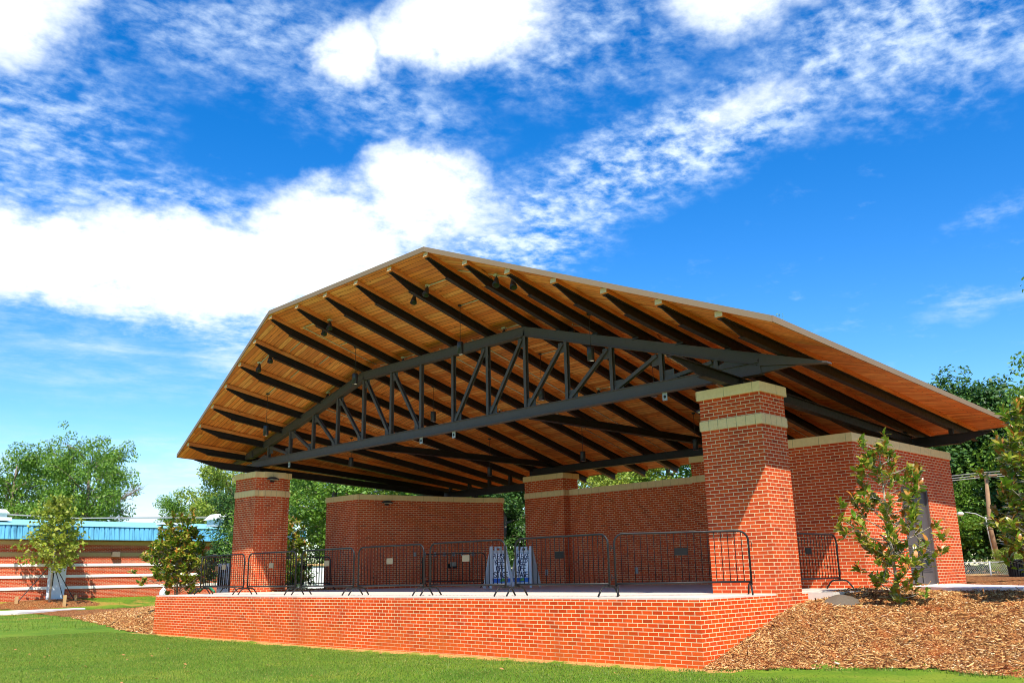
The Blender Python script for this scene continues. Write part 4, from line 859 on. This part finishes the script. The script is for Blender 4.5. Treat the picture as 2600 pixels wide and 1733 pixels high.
for k in range(5): m.box(-.17 + k * .075, -.14 + k * .075, -.187, -.18, .15, .92)
m.build('louver', M['dplate'], cb)
MB().tube([(-21.9 + .16 * k, 2.35 - .02 * k, .02 + .17 * math.sin(PI * k / 9)) for k in range(10)], .035, 8).build('garden_hose', M['hose'], label='green hose looped on the ground behind the leftmost barrier', cat='hose')
MB().lathe([(.13, -.05), (.13, .06), (.10, .12), (.04, .2), (.0, .23)], 14).build('pipe_cap', M['conewhite'], label='small pale cone-shaped pipe cap in mulch left of the magnolia', cat='pipe cap', loc=(-24.98, 2.45, -.05))
# wooden light pole
lp_ = thing('light_pole', 'leaning wooden pole with a small arm lamp right of the brick room', 'light pole', (-6.23, 34.46, -.3))
MB().tube([(0, 0, -.3), (-.15, -.3, 2.4), (.28, -1.1, 4.85)], [.12, .11, .085], 9).build('pole', M['polewood'], lp_); MB().tube([(-.13, -.05, -.2), (-.26, -.35, 2.3), (-.2, -.55, 2.9)], .035, 6).build('conduit', M['darkgrey'], lp_)
MB().tube([(-.1, -.55, 2.75), (-.5, -.9, 3.05), (-.95, -1.0, 3.15)], .025, 6).build('arm', M['darkgrey'], lp_); MB().lathe([(0, -.05), (.10, -.02), (.17, .05), (.12, .13), (0, .16)], 14, (-1.15, -1.02, 3.02), (0, 0, 1)).build('lamp_head', M['ventwhite'], lp_)
MB().box(-.25, .75, -1.16, -1.08, 4.72, 4.8).build('crossarm', M['polewood'], lp_)
m = MB()
for dz, dx in ((0, 0), (.12, .25), (-.1, .5)): m.tube([(-22, 28, 4.0 + dz), (-13, 31.5, 4.15 + dz), (-6.0 + dx * .3, 33.3, 4.5 + dz), (4, 36.5, 4.4 + dz)], .022, 5, False)
m.build('power_line', M['wire'], label='thin wires running from the wooden pole at the right', cat='cable')
fn = thing('chain_link_fence', 'low chain-link fence with pale posts beside the brick room', 'fence', (0, 0, 0))
fa_, fb_ = Vector((-9.5, 27.3, -.25)), Vector((1.5, 32.5, -.25)); fd = (fb_ - fa_)
for k in range(6): p = fa_ + fd * (k / 5); MB().tube([p - Vector((0, 0, .3)), p + Vector((0, 0, .80))], .035, 7).build('post', M['outlet'], fn)
MB().tube([fa_ + Vector((0, 0, .76)), fb_ + Vector((0, 0, .76))], .02, 6).build('rail', M['darkgrey'], fn); m = MB(); n_ = 150
for k in range(n_):
    for s_ in (1, -1): a = fa_ + fd * ((k + (0 if s_ > 0 else 7)) / n_); b = fa_ + fd * ((k + (7 if s_ > 0 else 0)) / n_) + Vector((0, 0, .76)); m.bar(a, b, .006, .006, (.43, -.9, 0))
m.build('wire_mesh', M['darkgrey'], fn)
bn = thing('trash_bin', 'black slatted litter bin at the right edge behind the mulch mound', 'bin', (-1.75, 21.5, -.1), .6)
m = MB()
for k in range(20): a = 2 * PI * k / 20; m.bar(Vector((math.cos(a) * .22, math.sin(a) * .22, .0)), Vector((math.cos(a) * .27, math.sin(a) * .27, .62)), .05, .012, (math.cos(a), math.sin(a), 0))
m.build('slats', M['black'], bn); MB().lathe([(.28, .60), (.30, .62), (.30, .67), (.26, .67), (.24, .62)], 20).build('rim', M['black'], bn); MB().lathe([(.0, .02), (.18, .02), (.22, .6)], 16).build('liner', M['black'], bn)
g_ = lambda X, Y: H(X, Y) + .02 + .11 * np.exp(-(((X - .70) / .2) ** 2 + ((Y - 3.45) / .28) ** 2)); grid('gravel_pile', np.arange(.2, 1.5, .05), np.arange(2.5, 3.95, .05), g_, M['gravelgrey'], lambda X, Y: ((X - .70) / .26) ** 2 + ((Y - 3.45) / .36) ** 2 < 1 + .25 * vn(X, Y, 4), kind='stuff')
# low shrubs along far fence
for i, (x, y, s_, lb) in enumerate(((-4.6, 30.9, 1.5, 'low hedge shrub behind the fence, left of the light pole foot'), (-2.2, 32.2, 1.6, 'low hedge shrub behind the fence, right of the light pole foot'))):
    o = dup(proto['B'], (x, y, -.6), i * 2., lb, (.26, .26, .17)); o.name = 'hedge_shrub'; o['category'] = 'shrub'; o['group'] = 'low shrubs at the fence'

# ------------------------------------------------------------------ light and sky
dsun = Vector((-1.27, 1.0, -2.12)).normalized()
sl = bpy.data.lights.new('sun', 'SUN'); sl.energy = 3.35; sl.angle = math.radians(.55); sl.color = (1, .95, .86); so = bpy.data.objects.new('sun', sl); COL.objects.link(so); so.rotation_euler = dsun.to_track_quat('-Z', 'Y').to_euler()
W = bpy.data.worlds.new('World'); S.world = W; W.use_nodes = True; wt = NT.__new__(NT); wt.t = W.node_tree; wt.n = wt.t.nodes; wt.l = wt.t.links; wt.n.clear()
wo = wt.n.new('ShaderNodeOutputWorld'); bg = wt.n.new('ShaderNodeBackground'); wt.l.new(bg.outputs[0], wo.inputs[0]); SK = .15; bg.inputs[1].default_value = SK
sky = wt.n.new('ShaderNodeTexSky'); sky.sky_type = 'NISHITA'; sky.sun_disc = False; ts = -dsun; sky.sun_elevation = math.asin(ts.z); sky.sun_rotation = math.atan2(ts.x, ts.y); sky.altitude = 200; sky.air_density = 1.0; sky.dust_density = .3; sky.ozone_density = 2.5
hs = wt.n.new('ShaderNodeHueSaturation'); hs.inputs['Hue'].default_value = .508; hs.inputs['Saturation'].default_value = 1.45; hs.inputs['Value'].default_value = .68; gm = wt.n.new('ShaderNodeGamma'); gm.inputs[1].default_value = 1.0; wt.l.new(sky.outputs[0], gm.inputs[0]); wt.l.new(gm.outputs[0], hs.inputs['Color'])
D = wt.coord('Generated'); nd = wt.n.new('ShaderNodeVectorMath'); nd.operation = 'NORMALIZE'; wt.l.new(D, nd.inputs[0]); D = nd.outputs[0]
wn = wt.n.new('ShaderNodeTexNoise'); wn.inputs['Scale'].default_value = 5.; wn.inputs['Detail'].default_value = 6; wn.inputs['Roughness'].default_value = .62; wt.l.new(D, wn.inputs['Vector'])
def vm(op, a, b):
    n = wt.n.new('ShaderNodeVectorMath'); n.operation = op
    for i, v in enumerate((a, b)):
        if isinstance(v, tuple): n.inputs[i].default_value = v
        else: wt.l.new(v, n.inputs[i])
    return n.outputs[0]
D0 = D; DW = vm('ADD', D0, vm('MULTIPLY', vm('SUBTRACT', wn.outputs['Color'], (.5, .5, .5)), (.15, .15, .11)))
sx = wt.n.new('ShaderNodeSeparateXYZ'); wt.l.new(D, sx.inputs[0]); zc = wt.math('ADD', wt.math('MAXIMUM', sx.outputs[2], 0.), .12)
cb_ = wt.n.new('ShaderNodeCombineXYZ'); wt.l.new(wt.math('DIVIDE', sx.outputs[0], zc), cb_.inputs[0]); wt.l.new(wt.math('DIVIDE', sx.outputs[1], zc), cb_.inputs[1]); PL = cb_.outputs[0]
def dirv(az, el): az, el = math.radians(az), math.radians(el); return Vector((math.sin(az) * math.cos(el), math.cos(az) * math.cos(el), math.sin(el)))
def blob(az, el, ra, rb, rot=0., amp=1., pw=1.):
    c = dirv(az, el); e1 = Vector((math.cos(math.radians(az)), -math.sin(math.radians(az)), 0)); e2 = e1.cross(c) * 1.0
    if e2.z < 0: e2 = -e2
    rot = math.radians(rot); a = (e1 * math.cos(rot) + e2 * math.sin(rot)) / math.radians(ra); b = (-e1 * math.sin(rot) + e2 * math.cos(rot)) / math.radians(rb)
    def dot(v, off):
        n = wt.n.new('ShaderNodeVectorMath'); n.operation = 'DOT_PRODUCT'; wt.l.new(DW, n.inputs[0]); n.inputs[1].default_value = v; return wt.math('SUBTRACT', n.outputs['Value'], off)
    u, v = dot(a, a.dot(c)), dot(b, b.dot(c)); q = wt.math('ADD', wt.math('MULTIPLY', u, u), wt.math('MULTIPLY', v, v))
    m_ = wt.math('MULTIPLY', wt.math('SUBTRACT', 1., q, clamp=True), amp)
    fr = wt.n.new('ShaderNodeVectorMath'); fr.operation = 'DOT_PRODUCT'; wt.l.new(D, fr.inputs[0]); fr.inputs[1].default_value = c; return wt.math('MULTIPLY', m_, wt.math('GREATER_THAN', fr.outputs['Value'], 0.))
def total(L, mode='ADD'):
    r = L[0]
    for x in L[1:]: r = wt.math(mode, r, x)
    return r
# dense bright cloud bodies
dense = total([blob(-76, 17.6, 14, 3.9, 0, 1.5), blob(-66, 18.4, 11, 4.6, 2, 1.6), blob(-58, 20.2, 9, 4.4, 12, 1.5), blob(-51, 23.6, 5.5, 4.4, 16, 1.4), blob(-47, 23, 5, 3.6, 20, .9), blob(-58, 16.0, 9, 4.4, 10, 1.0), blob(-47.5, 35.0, 6.2, 3.8, 12, 1.6), blob(-51.5, 33.2, 4., 3., 20, 1.2), blob(-55.8, 31.6, 3.2, 3.2, 0, 1.3), blob(-79, 31.5, 7.5, 5.2, 20, 1.35), blob(-58, 12.5, 7, 4.5, 0, .72), blob(-25.5, 35.2, 10, 3.6, 0, 1.2), blob(-28.5, 27.8, 6.6, 2.3, 16, .85)], 'MAXIMUM')
veil = total([blob(-62.5, 32, 15, 5.5, 0, .88), blob(-33, 26.4, 17, 4.6, 13, 1.35), blob(-40, 33.5, 13, 5.5, 0, .85), blob(-18, 30, 13, 6.5, 0, 1.1), blob(-76, 25, 9, 9, 0, .95), blob(-45, 22, 10, 5.5, 12, 1.3), blob(-72, 12.5, 15, 3.6, 0, .8), blob(-66, 5, 18, 5.5, 0, 1.2), blob(-59, 14, 9, 6.5, 0, 1.7), blob(-53.5, 28.7, 9, 4., 0, .9), blob(-16, 14.4, 5, 1.1, 6, .85), blob(-15, 19.5, 6, 1.3, 22, .5), blob(-17, 9, 6, 1., 8, .4), blob(-68, 22, 14, 2.4, 4, 1.)], 'MAXIMUM')
n_big = wt.noise(PL, 2.6, 8, .62, .3); n_fine = wt.noise(wt.mapping(PL, loc=(3, 1, 0)), 8., 8, .66, .25); n_mot = wt.noise(wt.mapping(PL, scale=(1.25, 1., 1), loc=(7, 2, 0)), 22., 5, .58, .15); n_str = wt.noise(wt.mapping(D0, scale=(2.2, 2.2, 16)), 3.2, 7, .62, .5)
def smooth(v, a, b):
    n = wt.n.new('ShaderNodeMapRange'); n.interpolation_type = 'SMOOTHSTEP'; wt.l.new(v, n.inputs[0]); n.inputs[1].default_value = a; n.inputs[2].default_value = b; return n.outputs[0]
dn = wt.math('ADD', dense, total([wt.math('MULTIPLY', wt.math('SUBTRACT', n_big, .5), 1.9), wt.math('MULTIPLY', wt.math('SUBTRACT', n_fine, .5), 1.15), wt.math('MULTIPLY', wt.math('SUBTRACT', n_mot, .5), .6)]))
dd = smooth(dn, .12, 1.35)
pat = total([wt.math('MULTIPLY', wt.math('SUBTRACT', n_mot, .5), 1.9), wt.math('MULTIPLY', wt.math('SUBTRACT', n_fine, .5), 1.3), wt.math('MULTIPLY', wt.math('SUBTRACT', n_big, .5), 1.2), wt.math('MULTIPLY', wt.math('SUBTRACT', n_str, .5), .9)])
lowm = smooth(sx.outputs[2], .32, .2)   # streaky near the horizon, mottled above
pats = wt.math('ADD', wt.math('MULTIPLY', wt.math('SUBTRACT', n_str, .5), 2.2), wt.math('MULTIPLY', wt.math('SUBTRACT', n_fine, .5), .8))
pm = wt.math('ADD', wt.math('MULTIPLY', pat, wt.math('SUBTRACT', 1., lowm)), wt.math('MULTIPLY', pats, lowm))
vv = smooth(wt.math('MULTIPLY', veil, wt.math('ADD', .60, pm)), .08, 1.35)
alpha = wt.math('MAXIMUM', dd, wt.math('MULTIPLY', vv, .92))
wgt = wt.math('MAXIMUM', dd, wt.math('MULTIPLY', vv, .5))
grey = smooth(wt.math('ADD', wt.math('MULTIPLY', wt.math('SUBTRACT', n_big, .5), 1.6), wt.math('MULTIPLY', wt.math('SUBTRACT', n_fine, .5), 1.2)), -.05, .5)
white = wt.mix(wt.math('MULTIPLY', grey, .75), (.58 / SK, .60 / SK, .60 / SK), (.33 / SK, .385 / SK, .44 / SK))
cloudc = wt.mix(wgt, (.30 / SK, .41 / SK, .56 / SK), white)
col = wt.mix(alpha, hs.outputs[0], cloudc)
wt.l.new(col, bg.inputs[0])
S.view_settings.view_transform = 'Standard'; S.view_settings.look = 'None'; S.view_settings.exposure = 1.17; S.view_settings.gamma = 1.
cy = S.cycles; cy.max_bounces = 8; cy.diffuse_bounces = 5; cy.transparent_max_bounces = 8; cy.use_denoising = True; cy.pixel_filter_type = 'BLACKMAN_HARRIS'; cy.filter_width = 1.0
